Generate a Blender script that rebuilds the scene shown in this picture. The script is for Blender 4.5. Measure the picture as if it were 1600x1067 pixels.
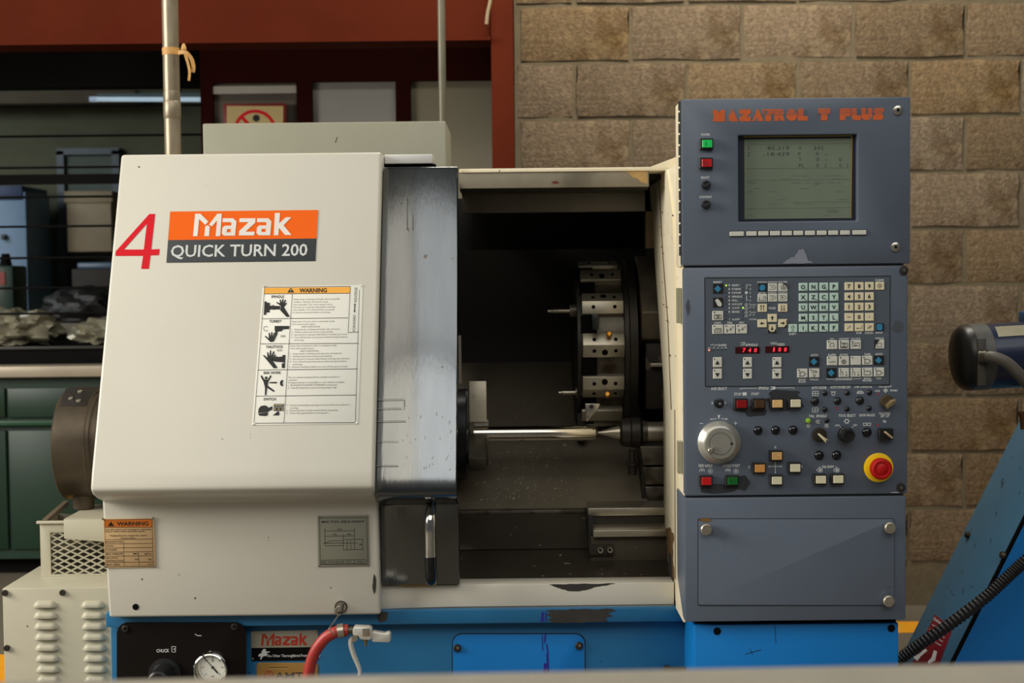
import bpy, bmesh, math, random
from mathutils import Vector, Matrix
random.seed(7)
for _o in list(bpy.data.objects):
    bpy.data.objects.remove(_o)
SC = bpy.context.scene
COL = SC.collection
PI = math.pi

# ------------------------------------------------------------------ camera
F = 2240.0                       # focal length in pixels of the 1600 x 1067 frame
CAM = Vector((0.0, -2.8, 1.19))
PITCH, ROLL = math.radians(2.5), -0.0105
RM = Matrix.Rotation(PI/2 - PITCH, 3, 'X') @ Matrix.Rotation(ROLL, 3, 'Z')
cd = bpy.data.cameras.new('camera')
cam = bpy.data.objects.new('camera', cd)
COL.objects.link(cam)
cam.location = CAM
cam.rotation_euler = RM.to_euler()
cd.sensor_width = 36.0
cd.lens = 36.0*F/1600.0
cd.clip_end = 100
cd.dof.use_dof = True
cd.dof.focus_distance = 2.88
cd.dof.aperture_fstop = 5.6
SC.camera = cam

# ------------------------------------------------------------------ light and exposure
SC.view_settings.view_transform = 'Standard'
SC.view_settings.look = 'None'
SC.view_settings.gamma = 1.0
SC.view_settings.exposure = -0.1
SC.view_settings.use_curve_mapping = False
wd = bpy.data.worlds.new('world')
SC.world = wd
wd.use_nodes = True
wd.node_tree.nodes['Background'].inputs[0].default_value = (0.95, 0.97, 1.0, 1)
wd.node_tree.nodes['Background'].inputs[1].default_value = 0.085

def area(name, loc, target, sx, sy, power, col):
    l = bpy.data.lights.new(name, 'AREA')
    l.shape = 'RECTANGLE'; l.size = sx; l.size_y = sy; l.energy = power; l.color = col
    o = bpy.data.objects.new(name, l)
    COL.objects.link(o)
    o.location = loc
    d = Vector(target) - Vector(loc)
    o.rotation_euler = d.to_track_quat('-Z', 'Y').to_euler()
    return o
for x0_, x1_, col_ in ((-4.2, -0.82, (1.0, 0.93, 0.80)), (-0.72, 4.4, (0.97, 0.985, 0.98))):
    for y0_, y1_, rad_l in ((-3.95, -1.85, 1.75), (-8.6, -4.25, 2.75)):
        area('roof_light', ((x0_+x1_)/2, (y0_+y1_)/2, 5.4), ((x0_+x1_)/2, (y0_+y1_)/2 + .001, 0), x1_-x0_, y1_-y0_, rad_l*PI*(x1_-x0_)*(y1_-y0_), col_)
area('side_window_light', (-5.0, -1.15, 2.7), (0.3, 0.2, 1.0), 2.6, 2.4, 320, (1.0, 0.96, 0.88))
area('wall_fill_light', (0.55, 1.2, 3.7), (0.5, 2.35, 1.9), 1.5, .7, 88, (1.0, 0.93, 0.80))  # unseen lamp added to brighten the upper left of the block wall

# ------------------------------------------------------------------ pixel geometry
def ray(px, py):
    return RM @ Vector((px - 800.0, 533.5 - py, -F))
class PL:
    """a flat surface: origin, right, up, outward normal"""
    def __init__(s, o, ex, ey):
        s.o = Vector(o); s.ex = Vector(ex).normalized(); s.ey = Vector(ey).normalized()
        s.n = s.ex.cross(s.ey).normalized()
        if s.n.dot(s.o - CAM) > 0: s.n = -s.n
    def hit(s, px, py):
        d = ray(px, py)
        return CAM + d*((s.o - CAM).dot(s.n)/d.dot(s.n))
    def uv(s, px, py):
        p = s.hit(px, py) - s.o
        return p.dot(s.ex), p.dot(s.ey)
    def w(s, u, v, off=0.0):
        return s.o + s.ex*u + s.ey*v + s.n*off
def front(Y): return PL((0, Y, 0), (1, 0, 0), (0, 0, 1))
def at(px, py, Y): return front(Y).hit(px, py)
def X(px, py, Y): return at(px, py, Y).x
def Z(px, py, Y): return at(px, py, Y).z
def sc(Y): return (Y + 2.8)/F          # metres per pixel at depth Y

# ------------------------------------------------------------------ materials
MATS = {}
def mat(name, col, rough=.5, metal=0., var=.10, vs=7., bump=0., bs=90., speck=None, spec=.5, emit=0., coat=0., rnd=0., stain=None, stretch=None):
    if name in MATS: return MATS[name]
    m = bpy.data.materials.new(name); m.use_nodes = True
    nt = m.node_tree; N = nt.nodes; L = nt.links
    b = N['Principled BSDF']
    b.inputs['Roughness'].default_value = rough
    b.inputs['Metallic'].default_value = metal
    b.inputs['Specular IOR Level'].default_value = spec
    if coat:
        b.inputs['Coat Weight'].default_value = coat; b.inputs['Coat Roughness'].default_value = .12
    tc = N.new('ShaderNodeTexCoord')
    vec = tc.outputs['Object']
    if stretch:
        mp = N.new('ShaderNodeMapping'); mp.inputs['Scale'].default_value = stretch
        L.new(vec, mp.inputs['Vector']); vec = mp.outputs[0]
    n1 = N.new('ShaderNodeTexNoise'); n1.inputs['Scale'].default_value = vs; n1.inputs['Detail'].default_value = 6; n1.inputs['Roughness'].default_value = .62
    L.new(vec, n1.inputs['Vector'])
    r = N.new('ShaderNodeValToRGB')
    c = Vector(col)
    r.color_ramp.elements[0].position = .3; r.color_ramp.elements[1].position = .72
    r.color_ramp.elements[0].color = (*(c*(1-var)), 1)
    r.color_ramp.elements[1].color = (*[min(1, q) for q in c*(1+var)], 1)
    L.new(n1.outputs['Fac'], r.inputs[0])
    out = r.outputs[0]
    def blend(fac, colour, prev):
        mx = N.new('ShaderNodeMix'); mx.data_type = 'RGBA'
        L.new(fac, mx.inputs[0]); L.new(prev, mx.inputs[6]); mx.inputs[7].default_value = (*colour, 1)
        return mx.outputs[2]
    for st in (stain, speck):
        if not st: continue
        s_, t0, t1, cl, sd = st
        n2 = N.new('ShaderNodeTexNoise'); n2.inputs['Scale'].default_value = s_; n2.inputs['Detail'].default_value = 5
        mp2 = N.new('ShaderNodeMapping'); mp2.inputs['Location'].default_value = (sd, sd*1.7, sd*.3)
        L.new(tc.outputs['Object'], mp2.inputs['Vector']); L.new(mp2.outputs[0], n2.inputs['Vector'])
        r2 = N.new('ShaderNodeMapRange'); r2.inputs['From Min'].default_value = t0; r2.inputs['From Max'].default_value = t1
        L.new(n2.outputs['Fac'], r2.inputs['Value'])
        out = blend(r2.outputs[0], cl, out)
    if rnd:
        oi = N.new('ShaderNodeObjectInfo'); hs = N.new('ShaderNodeHueSaturation')
        mr = N.new('ShaderNodeMapRange'); mr.inputs['To Min'].default_value = 1-rnd; mr.inputs['To Max'].default_value = 1+rnd
        L.new(oi.outputs['Random'], mr.inputs['Value']); L.new(mr.outputs[0], hs.inputs['Value'])
        ml = N.new('ShaderNodeMath'); ml.operation = 'MULTIPLY'; ml.inputs[1].default_value = 7.31
        fr = N.new('ShaderNodeMath'); fr.operation = 'FRACT'
        L.new(oi.outputs['Random'], ml.inputs[0]); L.new(ml.outputs[0], fr.inputs[0])
        mr2 = N.new('ShaderNodeMapRange'); mr2.inputs['To Min'].default_value = .88; mr2.inputs['To Max'].default_value = 1.12
        L.new(fr.outputs[0], mr2.inputs['Value']); L.new(mr2.outputs[0], hs.inputs['Saturation'])
        L.new(out, hs.inputs['Color']); out = hs.outputs[0]
    L.new(out, b.inputs['Base Color'])
    if emit:
        L.new(out, b.inputs['Emission Color']); b.inputs['Emission Strength'].default_value = emit
    if bump:
        n3 = N.new('ShaderNodeTexNoise'); n3.inputs['Scale'].default_value = bs; n3.inputs['Detail'].default_value = 4
        L.new(vec, n3.inputs['Vector'])
        bp = N.new('ShaderNodeBump'); bp.inputs['Strength'].default_value = min(1, bump); bp.inputs['Distance'].default_value = .004
        L.new(n3.outputs['Fac'], bp.inputs['Height']); L.new(bp.outputs[0], b.inputs['Normal'])
    MATS[name] = m
    return m
def lin(r, g, b):
    f = lambda c: (c/255/12.92) if c/255 <= .04045 else ((c/255+.055)/1.055)**2.4
    return (f(r), f(g), f(b))

IVORY = mat('ivory_paint', lin(213, 208, 193), .25, var=.02, vs=3, spec=.25, coat=.12, speck=(48, .735, .75, lin(90, 80, 66), 3.1))
CREAM = mat('cream_worn_paint', lin(238, 226, 196), .42, var=.04, vs=9, stain=(14, .66, .80, lin(196, 170, 120), 1.3), speck=(70, .70, .73, lin(70, 58, 40), 4))
BEIGE = mat('beige_paint', lin(184, 178, 156), .42, var=.05, vs=5, speck=(40, .72, .74, lin(95, 84, 66), 2))
GREYP = mat('grey_cabinet_paint', lin(150, 148, 128), .4, var=.05, vs=4, speck=(26, .74, .76, lin(70, 64, 54), 6))
SLATE = mat('slate_blue_paint', lin(90, 99, 112), .38, var=.05, vs=6, speck=(60, .735, .75, lin(52, 56, 62), 5))
SLATE2 = mat('slate_print_film', lin(80, 88, 98), .42, var=.04, vs=8)
SLATED = mat('slate_dark_joint', lin(30, 33, 38), .5)
DOORM = mat('worn_door_paint', lin(117, 119, 119), .15, 1., var=.14, vs=1.3, bump=.05, bs=26, stretch=(7, 1.4, 1.4), speck=(34, .705, .72, lin(92, 88, 78), 2))
BLUE = mat('blue_paint', lin(36, 106, 150), .36, var=.06, vs=5, stain=(7, .60, .75, lin(38, 92, 128), 3), speck=(44, .72, .74, lin(40, 46, 52), 9))
BLUEV = mat('vivid_blue_paint', lin(8, 116, 190), .38, var=.05, vs=4, speck=(50, .735, .75, lin(20, 40, 60), 2))
BLUEC = mat('lit_conveyor_blue_paint', lin(72, 116, 146), .45, var=.10, vs=6, speck=(38, .72, .74, lin(36, 40, 46), 7))  # paler conveyor blue: light on the up-facing top put into the colour
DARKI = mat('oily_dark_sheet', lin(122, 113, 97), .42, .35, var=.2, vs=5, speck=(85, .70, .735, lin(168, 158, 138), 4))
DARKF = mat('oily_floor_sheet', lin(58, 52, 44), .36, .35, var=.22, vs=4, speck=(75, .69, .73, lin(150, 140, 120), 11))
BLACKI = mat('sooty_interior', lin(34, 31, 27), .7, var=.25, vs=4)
IRON = mat('dark_cast_iron', lin(58, 54, 48), .5, .55, var=.25, vs=14, bump=.1)
IRONW = mat('worn_machined_iron', lin(96, 90, 78), .42, .65, var=.3, vs=16, stain=(20, .5, .65, lin(58, 46, 34), 3))
STEEL = mat('bright_steel', lin(196, 190, 176), .26, .95, var=.08, vs=20)
STEELB = mat('brushed_steel', lin(186, 178, 160), .34, .85, var=.1, vs=12, stretch=(1, 8, 8))
CHROME = mat('chrome', lin(215, 215, 212), .12, 1., var=.04)
BLACK = mat('black_plastic', lin(20, 20, 21), .38, var=.15)
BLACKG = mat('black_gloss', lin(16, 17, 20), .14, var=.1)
BLACKM = mat('black_matt', lin(12, 11, 10), .8, var=.2, spec=.1)
BROWNP = mat('black_brown_panel', lin(18, 12, 8), .3, var=.25, vs=3, spec=.25)
PRINTW = mat('print_white', lin(214, 216, 212), .6, var=.02)
PRINTK = mat('print_black', lin(26, 25, 23), .6, var=.05)
PRINTG = mat('print_grey', lin(92, 90, 84), .6, var=.05)
ORANGE = mat('print_orange', lin(250, 104, 8), .6, var=.02, spec=.2)
ORANGEW = mat('print_orange_worn', lin(206, 92, 34), .55, var=.08, vs=30, stain=(60, .57, .66, lin(110, 100, 100), 3))
REDP = mat('print_red', lin(222, 18, 36), .6, var=.03, spec=.2)
DARKP = mat('print_dark_grey', lin(64, 68, 70), .55, var=.04, spec=.25)
RUST = mat('rust_stain', lin(112, 82, 44), .8, var=.35, vs=40)
GRIME = mat('grime', lin(52, 48, 44), .7, var=.3, vs=30)
OIL = mat('oil_blot', lin(48, 49, 52), .45, var=.2, vs=25)
REDST = mat('red_oxide_paint', lin(80, 28, 10), .8, var=.12, vs=4, spec=.08, stain=(5, .58, .72, lin(80, 24, 8), 2))
MAROON = mat('maroon_paint', lin(44, 12, 8), .8, var=.15, spec=.05)
YEL = mat('yellow_line_paint', lin(236, 160, 20), .6, var=.06)

# ------------------------------------------------------------------ objects
W = {}
def put(name, mesh, material=None, parent=None, loc=(0, 0, 0), rot=None):
    o = bpy.data.objects.new(name, mesh)
    COL.objects.link(o)
    loc = Vector(loc)
    if material is not None and mesh is not None and not mesh.materials:
        mesh.materials.append(material)
    if parent is not None:
        o.parent = parent
        o.location = loc - W[parent.name]
    else:
        o.location = loc
    if rot: o.rotation_euler = rot
    W[o.name] = loc
    return o
def tag(o, label=None, cat=None, group=None, kind=None):
    if label: o['label'] = label
    if cat: o['category'] = cat
    if group: o['group'] = group
    if kind: o['kind'] = kind
    return o
def thing(name, label, cat, loc=(0, 0, 0), group=None):
    return tag(put(name, None, None, None, loc), label, cat, group)

class B:
    def __init__(s): s.bm = bmesh.new()
    def poly(s, pts):
        return s.bm.faces.new([s.bm.verts.new(p) for p in pts])
    def box(s, x0, x1, y0, y1, z0, z1, bev=0., seg=2):
        x0, x1 = sorted((x0, x1)); y0, y1 = sorted((y0, y1)); z0, z1 = sorted((z0, z1))
        v = [s.bm.verts.new((x, y, z)) for x in (x0, x1) for y in (y0, y1) for z in (z0, z1)]
        fs = [s.bm.faces.new([v[i] for i in q]) for q in ((0, 1, 3, 2), (4, 6, 7, 5), (0, 4, 5, 1), (2, 3, 7, 6), (0, 2, 6, 4), (1, 5, 7, 3))]
        if bev:
            es = {e for f in fs for e in f.edges}
            bmesh.ops.bevel(s.bm, geom=list(es), offset=bev, segments=seg, affect='EDGES', profile=.5)
        return s
    def prism(s, prof, axis, a0, a1):
        """extrude a closed 2-D outline; axis 'x': outline is (y,z); 'y': (x,z); 'z': (x,y)"""
        def P(p, a):
            return {'x': (a, p[0], p[1]), 'y': (p[0], a, p[1]), 'z': (p[0], p[1], a)}[axis]
        A = [s.bm.verts.new(P(p, a0)) for p in prof]
        C = [s.bm.verts.new(P(p, a1)) for p in prof]
        s.bm.faces.new(A); s.bm.faces.new(C[::-1])
        n = len(prof)
        for i in range(n):
            s.bm.faces.new((A[i], A[(i+1) % n], C[(i+1) % n], C[i]))
        return s
    def lathe(s, o, ax, prof, seg=32, cap=True):
        o = Vector(o); ax = Vector(ax).normalized()
        u = ax.orthogonal().normalized(); v = ax.cross(u)
        rings = []
        for t, r in prof:
            rings.append([s.bm.verts.new(o + ax*t + (u*math.cos(2*PI*k/seg) + v*math.sin(2*PI*k/seg))*max(r, 1e-5)) for k in range(seg)])
        for a, c in zip(rings, rings[1:]):
            for k in range(seg):
                s.bm.faces.new((a[k], a[(k+1) % seg], c[(k+1) % seg], c[k]))
        if cap:
            s.bm.faces.new(rings[0][::-1]); s.bm.faces.new(rings[-1])
        return s
    def cyl(s, p0, p1, r0, r1=None, seg=24):
        p0, p1 = Vector(p0), Vector(p1)
        return s.lathe(p0, p1-p0, [(0, r0), ((p1-p0).length, r0 if r1 is None else r1)], seg)
    def tube(s, path, r, seg=12, radii=None):
        path = [Vector(p) for p in path]
        rings = []
        t0 = (path[1]-path[0]).normalized()
        u = t0.orthogonal().normalized()
        for i, p in enumerate(path):
            t = (path[min(i+1, len(path)-1)] - path[max(i-1, 0)]).normalized()
            u = (u - t*u.dot(t)).normalized(); v = t.cross(u)
            rr = radii[i] if radii else r
            rings.append([s.bm.verts.new(p + (u*math.cos(2*PI*k/seg) + v*math.sin(2*PI*k/seg))*rr) for k in range(seg)])
        for a, c in zip(rings, rings[1:]):
            for k in range(seg):
                s.bm.faces.new((a[k], a[(k+1) % seg], c[(k+1) % seg], c[k]))
        s.bm.faces.new(rings[0][::-1]); s.bm.faces.new(rings[-1])
        return s
    def mesh(s, name='mesh', smooth=35, bev=0., seg=2, flip=True):
        bm = s.bm
        if flip: bmesh.ops.recalc_face_normals(bm, faces=bm.faces)
        if bev:
            es = [e for e in bm.edges if len(e.link_faces) == 2 and e.calc_face_angle(0) > math.radians(30)]
            bmesh.ops.bevel(bm, geom=es, offset=bev, segments=seg, affect='EDGES', profile=.5)
        me = bpy.data.meshes.new(name)
        bm.to_mesh(me); bm.free()
        if smooth:
            me.polygons.foreach_set('use_smooth', [True]*len(me.polygons))
            me.set_sharp_from_angle(angle=math.radians(smooth))
        return me

def smooth_path(pts, n=6):
    """Catmull-Rom through the points"""
    pts = [Vector(p) for p in pts]
    P = [pts[0]*2 - pts[1]] + pts + [pts[-1]*2 - pts[-2]]
    out = []
    for i in range(1, len(P)-2):
        for k in range(n):
            t = k/n
            a, b, c, d = P[i-1], P[i], P[i+1], P[i+2]
            out.append(.5*((2*b) + (c-a)*t + (2*a-5*b+4*c-d)*t*t + (3*b-a-3*c+d)*t**3))
    out.append(pts[-1])
    return out

# flat print on a surface -------------------------------------------------
def curve_mesh(cu):
    o = bpy.data.objects.new('tmp_outline', cu)
    COL.objects.link(o)
    me = bpy.data.meshes.new_from_object(o.evaluated_get(bpy.context.evaluated_depsgraph_get()))
    bpy.data.objects.remove(o); bpy.data.curves.remove(cu)
    return me
TXT = {}
def text_verts(s, bold, spacing=1.):
    if 'M' in s: bold = min(bold, .014)
    k = (s, bold, spacing)
    if k not in TXT:
        cu = bpy.data.curves.new('outline', 'FONT')
        cu.body = s; cu.offset = bold; cu.space_character = spacing; cu.resolution_u = 2; cu.size = 1
        me = curve_mesh(cu)
        TXT[k] = ([tuple(v.co[:2]) for v in me.vertices], [tuple(p.vertices) for p in me.polygons])
        bpy.data.meshes.remove(me)
    return TXT[k]
def text_geom(s, plane, px, py, h, width=None, align='C', bold=.012, vert=False, off=.0004, spacing=1., slope=0.):
    """lettering with cap height h pixels, centred (or left aligned) on the pixel; returns verts, faces"""
    vs, fs = text_verts(s, bold, spacing)
    if not vs: return [], []
    xs = [v[0] for v in vs]; ys = [v[1] for v in vs]
    x0, x1 = min(xs), max(xs)
    cap = .73
    u0, v0 = plane.uv(px, py)
    ua, va = plane.uv(px, py-10); ub, vb = plane.uv(px+10, py)
    k = abs(va-v0)/10; kx = abs(ub-u0)/10
    sy = h*k/cap
    sx = h*kx/cap if width is None else width*kx/(x1-x0)
    if vert:
        sy = h*kx/cap; sx = h*k/cap if width is None else width*k/(x1-x0)
    out = []
    for x, y in vs:
        a = (x - ((x0+x1)/2 if align == 'C' else x0))*sx
        b = (y - cap/2)*sy
        if vert: a, b = -b, a
        out.append(plane.w(u0 + a + slope*b, v0 + b, off))
    return out, fs
class Print:
    """several strings / shapes of one colour on one plate, one mesh"""
    def __init__(s): s.v = []; s.f = []
    def add(s, vs, fs):
        n = len(s.v); s.v += [tuple(p) for p in vs]; s.f += [tuple(i+n for i in q) for q in fs]; return s
    def text(s, t, plane, px, py, h, **k): return s.add(*text_geom(t, plane, px, py, h, **k))
    def shape(s, loops, plane, off=.0004):
        cu = bpy.data.curves.new('outline', 'CURVE'); cu.dimensions = '2D'; cu.fill_mode = 'BOTH'
        o0 = plane.uv(*loops[0][0])
        for lp in loops:
            sp = cu.splines.new('POLY'); sp.points.add(len(lp)-1); sp.use_cyclic_u = True
            for q, p in zip(sp.points, lp):
                u, v = plane.uv(*p); q.co = ((u-o0[0])*1000, (v-o0[1])*1000, 0, 1)
        me = curve_mesh(cu)
        s.add([plane.w(v.co.x/1000+o0[0], v.co.y/1000+o0[1], off) for v in me.vertices], [tuple(p.vertices) for p in me.polygons])
        bpy.data.meshes.remove(me)
        return s
    def poly(s, pts, plane, off=.0004): return s.add([plane.w(*plane.uv(*p), off) for p in pts], [tuple(range(len(pts)))])
    def rect(s, x0, y0, x1, y1, plane, off=.0004): return s.poly([(x0, y0), (x1, y0), (x1, y1), (x0, y1)], plane, off)
    def line(s, p, q, w, plane, off=.0004):
        dx, dy = q[0]-p[0], q[1]-p[1]; l = math.hypot(dx, dy) or 1
        nx, ny = -dy/l*w/2, dx/l*w/2
        return s.poly([(p[0]+nx, p[1]+ny), (q[0]+nx, q[1]+ny), (q[0]-nx, q[1]-ny), (p[0]-nx, p[1]-ny)], plane, off)
    def lines(s, pts, w, plane, off=.0004):
        for a, b in zip(pts, pts[1:]): s.line(a, b, w, plane, off)
        return s
    def disc(s, px, py, r, plane, off=.0004, seg=16, r2=None):
        return s.poly([(px + r*math.cos(2*PI*k/seg), py + (r2 or r)*math.sin(2*PI*k/seg)) for k in range(seg)], plane, off)
    def ring(s, px, py, r, w, plane, off=.0004, seg=24, a0=0., a1=2*PI):
        for k in range(seg):
            a, b = a0+(a1-a0)*k/seg, a0+(a1-a0)*(k+1)/seg
            s.poly([(px+(r+w/2)*math.cos(a), py+(r+w/2)*math.sin(a)), (px+(r+w/2)*math.cos(b), py+(r+w/2)*math.sin(b)), (px+(r-w/2)*math.cos(b), py+(r-w/2)*math.sin(b)), (px+(r-w/2)*math.cos(a), py+(r-w/2)*math.sin(a))], plane, off)
        return s
    def put(s, name, material, parent, label=None):
        me = bpy.data.meshes.new(name); me.from_pydata(s.v, [], s.f); me.update()
        o = put(name, me, material, parent)
        if label: o['label'] = label
        return o

def blob(px, py, rx, ry, seed, n=22, rough=.22):
    r = random.Random(seed)
    m = max(6, n//2)
    ks = [1+r.uniform(-rough, rough) for _ in range(m)]
    out = []
    for k in range(m*4):
        i, t = k//4, (k % 4)/4
        t = t*t*(3-2*t)
        q = ks[i]*(1-t) + ks[(i+1) % m]*t
        out.append((px + rx*q*math.cos(2*PI*k/(m*4)), py + ry*q*math.sin(2*PI*k/(m*4))))
    return out

def ragged(pts, amp=1.2, n=5, seed=1):
    r = random.Random(seed); out = []
    for a, c in zip(pts, pts[1:] + pts[:1]):
        for k in range(n):
            t = k/n
            e = 0 if k == 0 else amp
            out.append((a[0] + (c[0]-a[0])*t + r.uniform(-e, e), a[1] + (c[1]-a[1])*t + r.uniform(-e, e)*.6))
    return out
def bolt(parent, plane, px, py, rpx, material, h=.006, name='bolt', socket=True):
    c = plane.hit(px, py); r = rpx*(c-CAM).length/F
    b = B().lathe(c, plane.n, [(0, r), (h*.7, r), (h, r*.8)], 16)
    if socket:
        o = put(name, b.mesh(), material, parent)
        return o
    return put(name, b.mesh(), material, parent)
def plate(name, plane, px0, py0, px1, py1, t, material, parent, bev=.0008):
    """thin rectangular plate lying on a plane between two pixel corners (centre lines)"""
    cx, cy = (px0+px1)/2, (py0+py1)/2
    u0 = plane.uv(px0, cy)[0]; u1 = plane.uv(px1, cy)[0]; v0 = plane.uv(cx, py1)[1]; v1 = plane.uv(cx, py0)[1]
    b = B()
    pts = [(u0, v0), (u1, v0), (u1, v1), (u0, v1)]
    lo = [b.bm.verts.new(plane.w(u, v, 0)) for u, v in pts]; hi = [b.bm.verts.new(plane.w(u, v, t)) for u, v in pts]
    b.bm.faces.new(lo[::-1]); b.bm.faces.new(hi)
    for i in range(4): b.bm.faces.new((lo[i], lo[(i+1) % 4], hi[(i+1) % 4], hi[i]))
    return put(name, b.mesh(bev=bev), material, parent)
def quad_plate(name, plane, pix, t, material, parent, bev=.0006):
    b = B()
    pts = [plane.uv(*p) for p in pix]
    lo = [b.bm.verts.new(plane.w(u, v, 0)) for u, v in pts]; hi = [b.bm.verts.new(plane.w(u, v, t)) for u, v in pts]
    n = len(pts)
    b.bm.faces.new(lo[::-1]); b.bm.faces.new(hi)
    for i in range(n): b.bm.faces.new((lo[i], lo[(i+1) % n], hi[(i+1) % n], hi[i]))
    return put(name, b.mesh(bev=bev), material, parent)

LOGO = [  # lettering of the maker's mark as drawn on the plate, u 600..1308, v 150..320
    [[(602, 318), (617, 157), (655, 157), (712, 214), (690, 238), (646, 196), (634, 318)]],
    [[(716, 236), (776, 157), (808, 157), (797, 318), (764, 318), (774, 206), (738, 248), (724, 240)]],
    [[(683, 318), (689, 250), (705, 240), (722, 250), (717, 318)]],
    [[(815, 190), (890, 190), (913, 212), (903, 315), (824, 315), (808, 300), (812, 258), (830, 243), (876, 243), (877, 224), (868, 218), (813, 218)],
     [(846, 268), (873, 268), (870, 291), (844, 291)]],
    [[(935, 190), (1050, 190), (1048, 222), (978, 286), (1043, 286), (1040, 313), (930, 313), (932, 282), (1000, 218), (933, 218)]],
    [[(1061, 190), (1142, 190), (1164, 212), (1154, 312), (1072, 312), (1056, 297), (1060, 255), (1077, 241), (1126, 241), (1128, 224), (1118, 218), (1059, 218)],
     [(1094, 266), (1124, 266), (1121, 288), (1092, 288)]],
    [[(1188, 152), (1225, 152), (1219, 226), (1266, 183), (1306, 183), (1250, 240), (1307, 310), (1260, 310), (1217, 258), (1213, 312), (1180, 312)]],
]
def logo(plane, x0, y0, x1, y1, material, parent, name='lettering'):
    p = Print()
    for loops in LOGO:
        p.shape([[(x0 + (u-600)/708*(x1-x0), y0 + (v-150)/170*(y1-y0)) for u, v in lp] for lp in loops], plane, .0023)
    return p.put(name, material, parent)
#@@STRUCTURE

# ================================================================== the setting
FLOORM = mat('concrete_floor', lin(104, 96, 82), .6, var=.16, vs=2.5, bump=.1)
b = B().box(-6, 6, -6, 7, -.1, 0)
floor_o = tag(put('floor', b.mesh(), FLOORM), kind='structure')
b = B().box(.2, 4, 1.92, 2.07, 0, .002)
put('line_marking', b.mesh(), YEL, floor_o)
b = B().box(-2.1, -1.30, 1.1, 1.76, 0, .002)
put('line_marking', b.mesh(), YEL, floor_o)

YW = 2.31                                        # face of the block wall
BLOCKM = mat('concrete_block', lin(115, 98, 77), .95, var=.42, vs=70, bump=1., bs=110, rnd=.12, spec=.15, stain=(6, .5, .70, lin(82, 62, 36), 3), speck=(10, .58, .72, lin(140, 122, 94), 5))
MORTAR = mat('mortar', lin(104, 92, 70), .95, var=.15, vs=20, bump=.5)
xw = X(806, 300, YW)
b = B().box(xw, 4.2, YW + .009, YW + .22, 0, 3.2)
wall = tag(put('wall_back', b.mesh(), MORTAR), kind='structure')
ztop = Z(900, 8, YW) + .4
xj = X(985, 55, YW)
def block_mesh(w, h, seed):
    r = random.Random(seed)
    q = B()
    q.box(0, w, 0, .19, 0, h)
    bmesh.ops.subdivide_edges(q.bm, edges=[e for e in q.bm.edges if abs(e.verts[0].co.y - e.verts[1].co.y) < .01 and e.verts[0].co.y < .01], cuts=4, use_grid_fill=True)
    for v in q.bm.verts:
        if v.co.y < .01:
            ed = v.co.x < .001 or v.co.x > w-.001 or v.co.z < .001 or v.co.z > h-.001
            v.co.y += r.uniform(-.0022, .0022) + (.005 if ed else 0)
            if ed:
                v.co.x += r.uniform(-.0035, .0035); v.co.z += r.uniform(-.0035, .0035)
    return q.mesh(smooth=60)
BW, BH, BJ = .395, .2, .016
full = [block_mesh(BW - BJ, BH - BJ, s) for s in range(7)]
half = {}
nrow = int((ztop - .02)/BH) + 1
for i in range(nrow):
    z0 = ztop - (i+1)*BH + BJ/2
    if z0 < -.1: break
    xs = xj + (0 if i % 2 == 0 else BW/2)
    k = -4
    while True:
        x0 = xs + k*BW + BJ/2; k += 1
        if x0 > 3.3: break
        x1 = x0 + BW - BJ
        if x1 < xw + .05: continue
        if x0 < xw:
            w = x1 - xw - .012
            key = round(w, 3)
            if key not in half: half[key] = block_mesh(w, BH - BJ, 50)
            me, x0 = half[key], xw + .012
        else:
            me = full[(i*5 + k*3) % 7]
        if z0 < 0:
            continue
        put('block', me, BLOCKM, wall, (x0, YW + random.uniform(-.003, .003), z0))

# red steel portal on the left of the wall
YB = 2.05
zb0, zb1 = Z(400, 63, YB), 2.62
xc0, xc1 = X(768, 150, YB), X(803, 150, YB)
b = B().box(-4, xc0-.002, YB + .02, YB + .06, zb0, zb1).box(-4, xc0-.002, YB - .03, YB + .12, zb0 - .012, zb0).box(-4, xc0-.002, YB-.03, YB+.12, zb1, zb1+.012)
tag(put('trim_1', b.mesh(), REDST), kind='structure')
b = B().box(xc0, xc1, YB, YB + .02, 0, 2.9).box(xc0 + .035, xc1-.035, YB + .02, YB + .2, 0, 2.9).box(xc0, xc1, YB + .2, YB + .22, 0, 2.9)
tag(put('trim_2', b.mesh(bev=.002), REDST), kind='structure')

# the room behind the portal
BAYM = mat('bay_wall_panel', lin(100, 102, 80), .8, var=.16, vs=3)
YBK = 5.4
b = B().box(-5, 2, YBK, YBK + .1, 0, 3.4)
bay = tag(put('wall_bay', b.mesh(), BAYM), kind='structure')
b = B().box(-5, xw, 2.36, YBK, 2.72, 2.8)
tag(put('ceiling', b.mesh(), BLACKM), kind='structure')
b = B().box(xw + .22, xw + .3, 2.54, YBK, 0, 2.72)
tag(put('wall_right', b.mesh(), BAYM), kind='structure')
b = B().box(-5.1, -5, 2.3, YBK, 0, 2.9)
tag(put('wall_left', b.mesh(), BAYM), kind='structure')
tag(put('trim_3', B().box(-5, xw + .2, 2.95, 3.05, Z(150, 138, 3.0), 2.72).mesh(), BLACKM), kind='structure')
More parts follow.
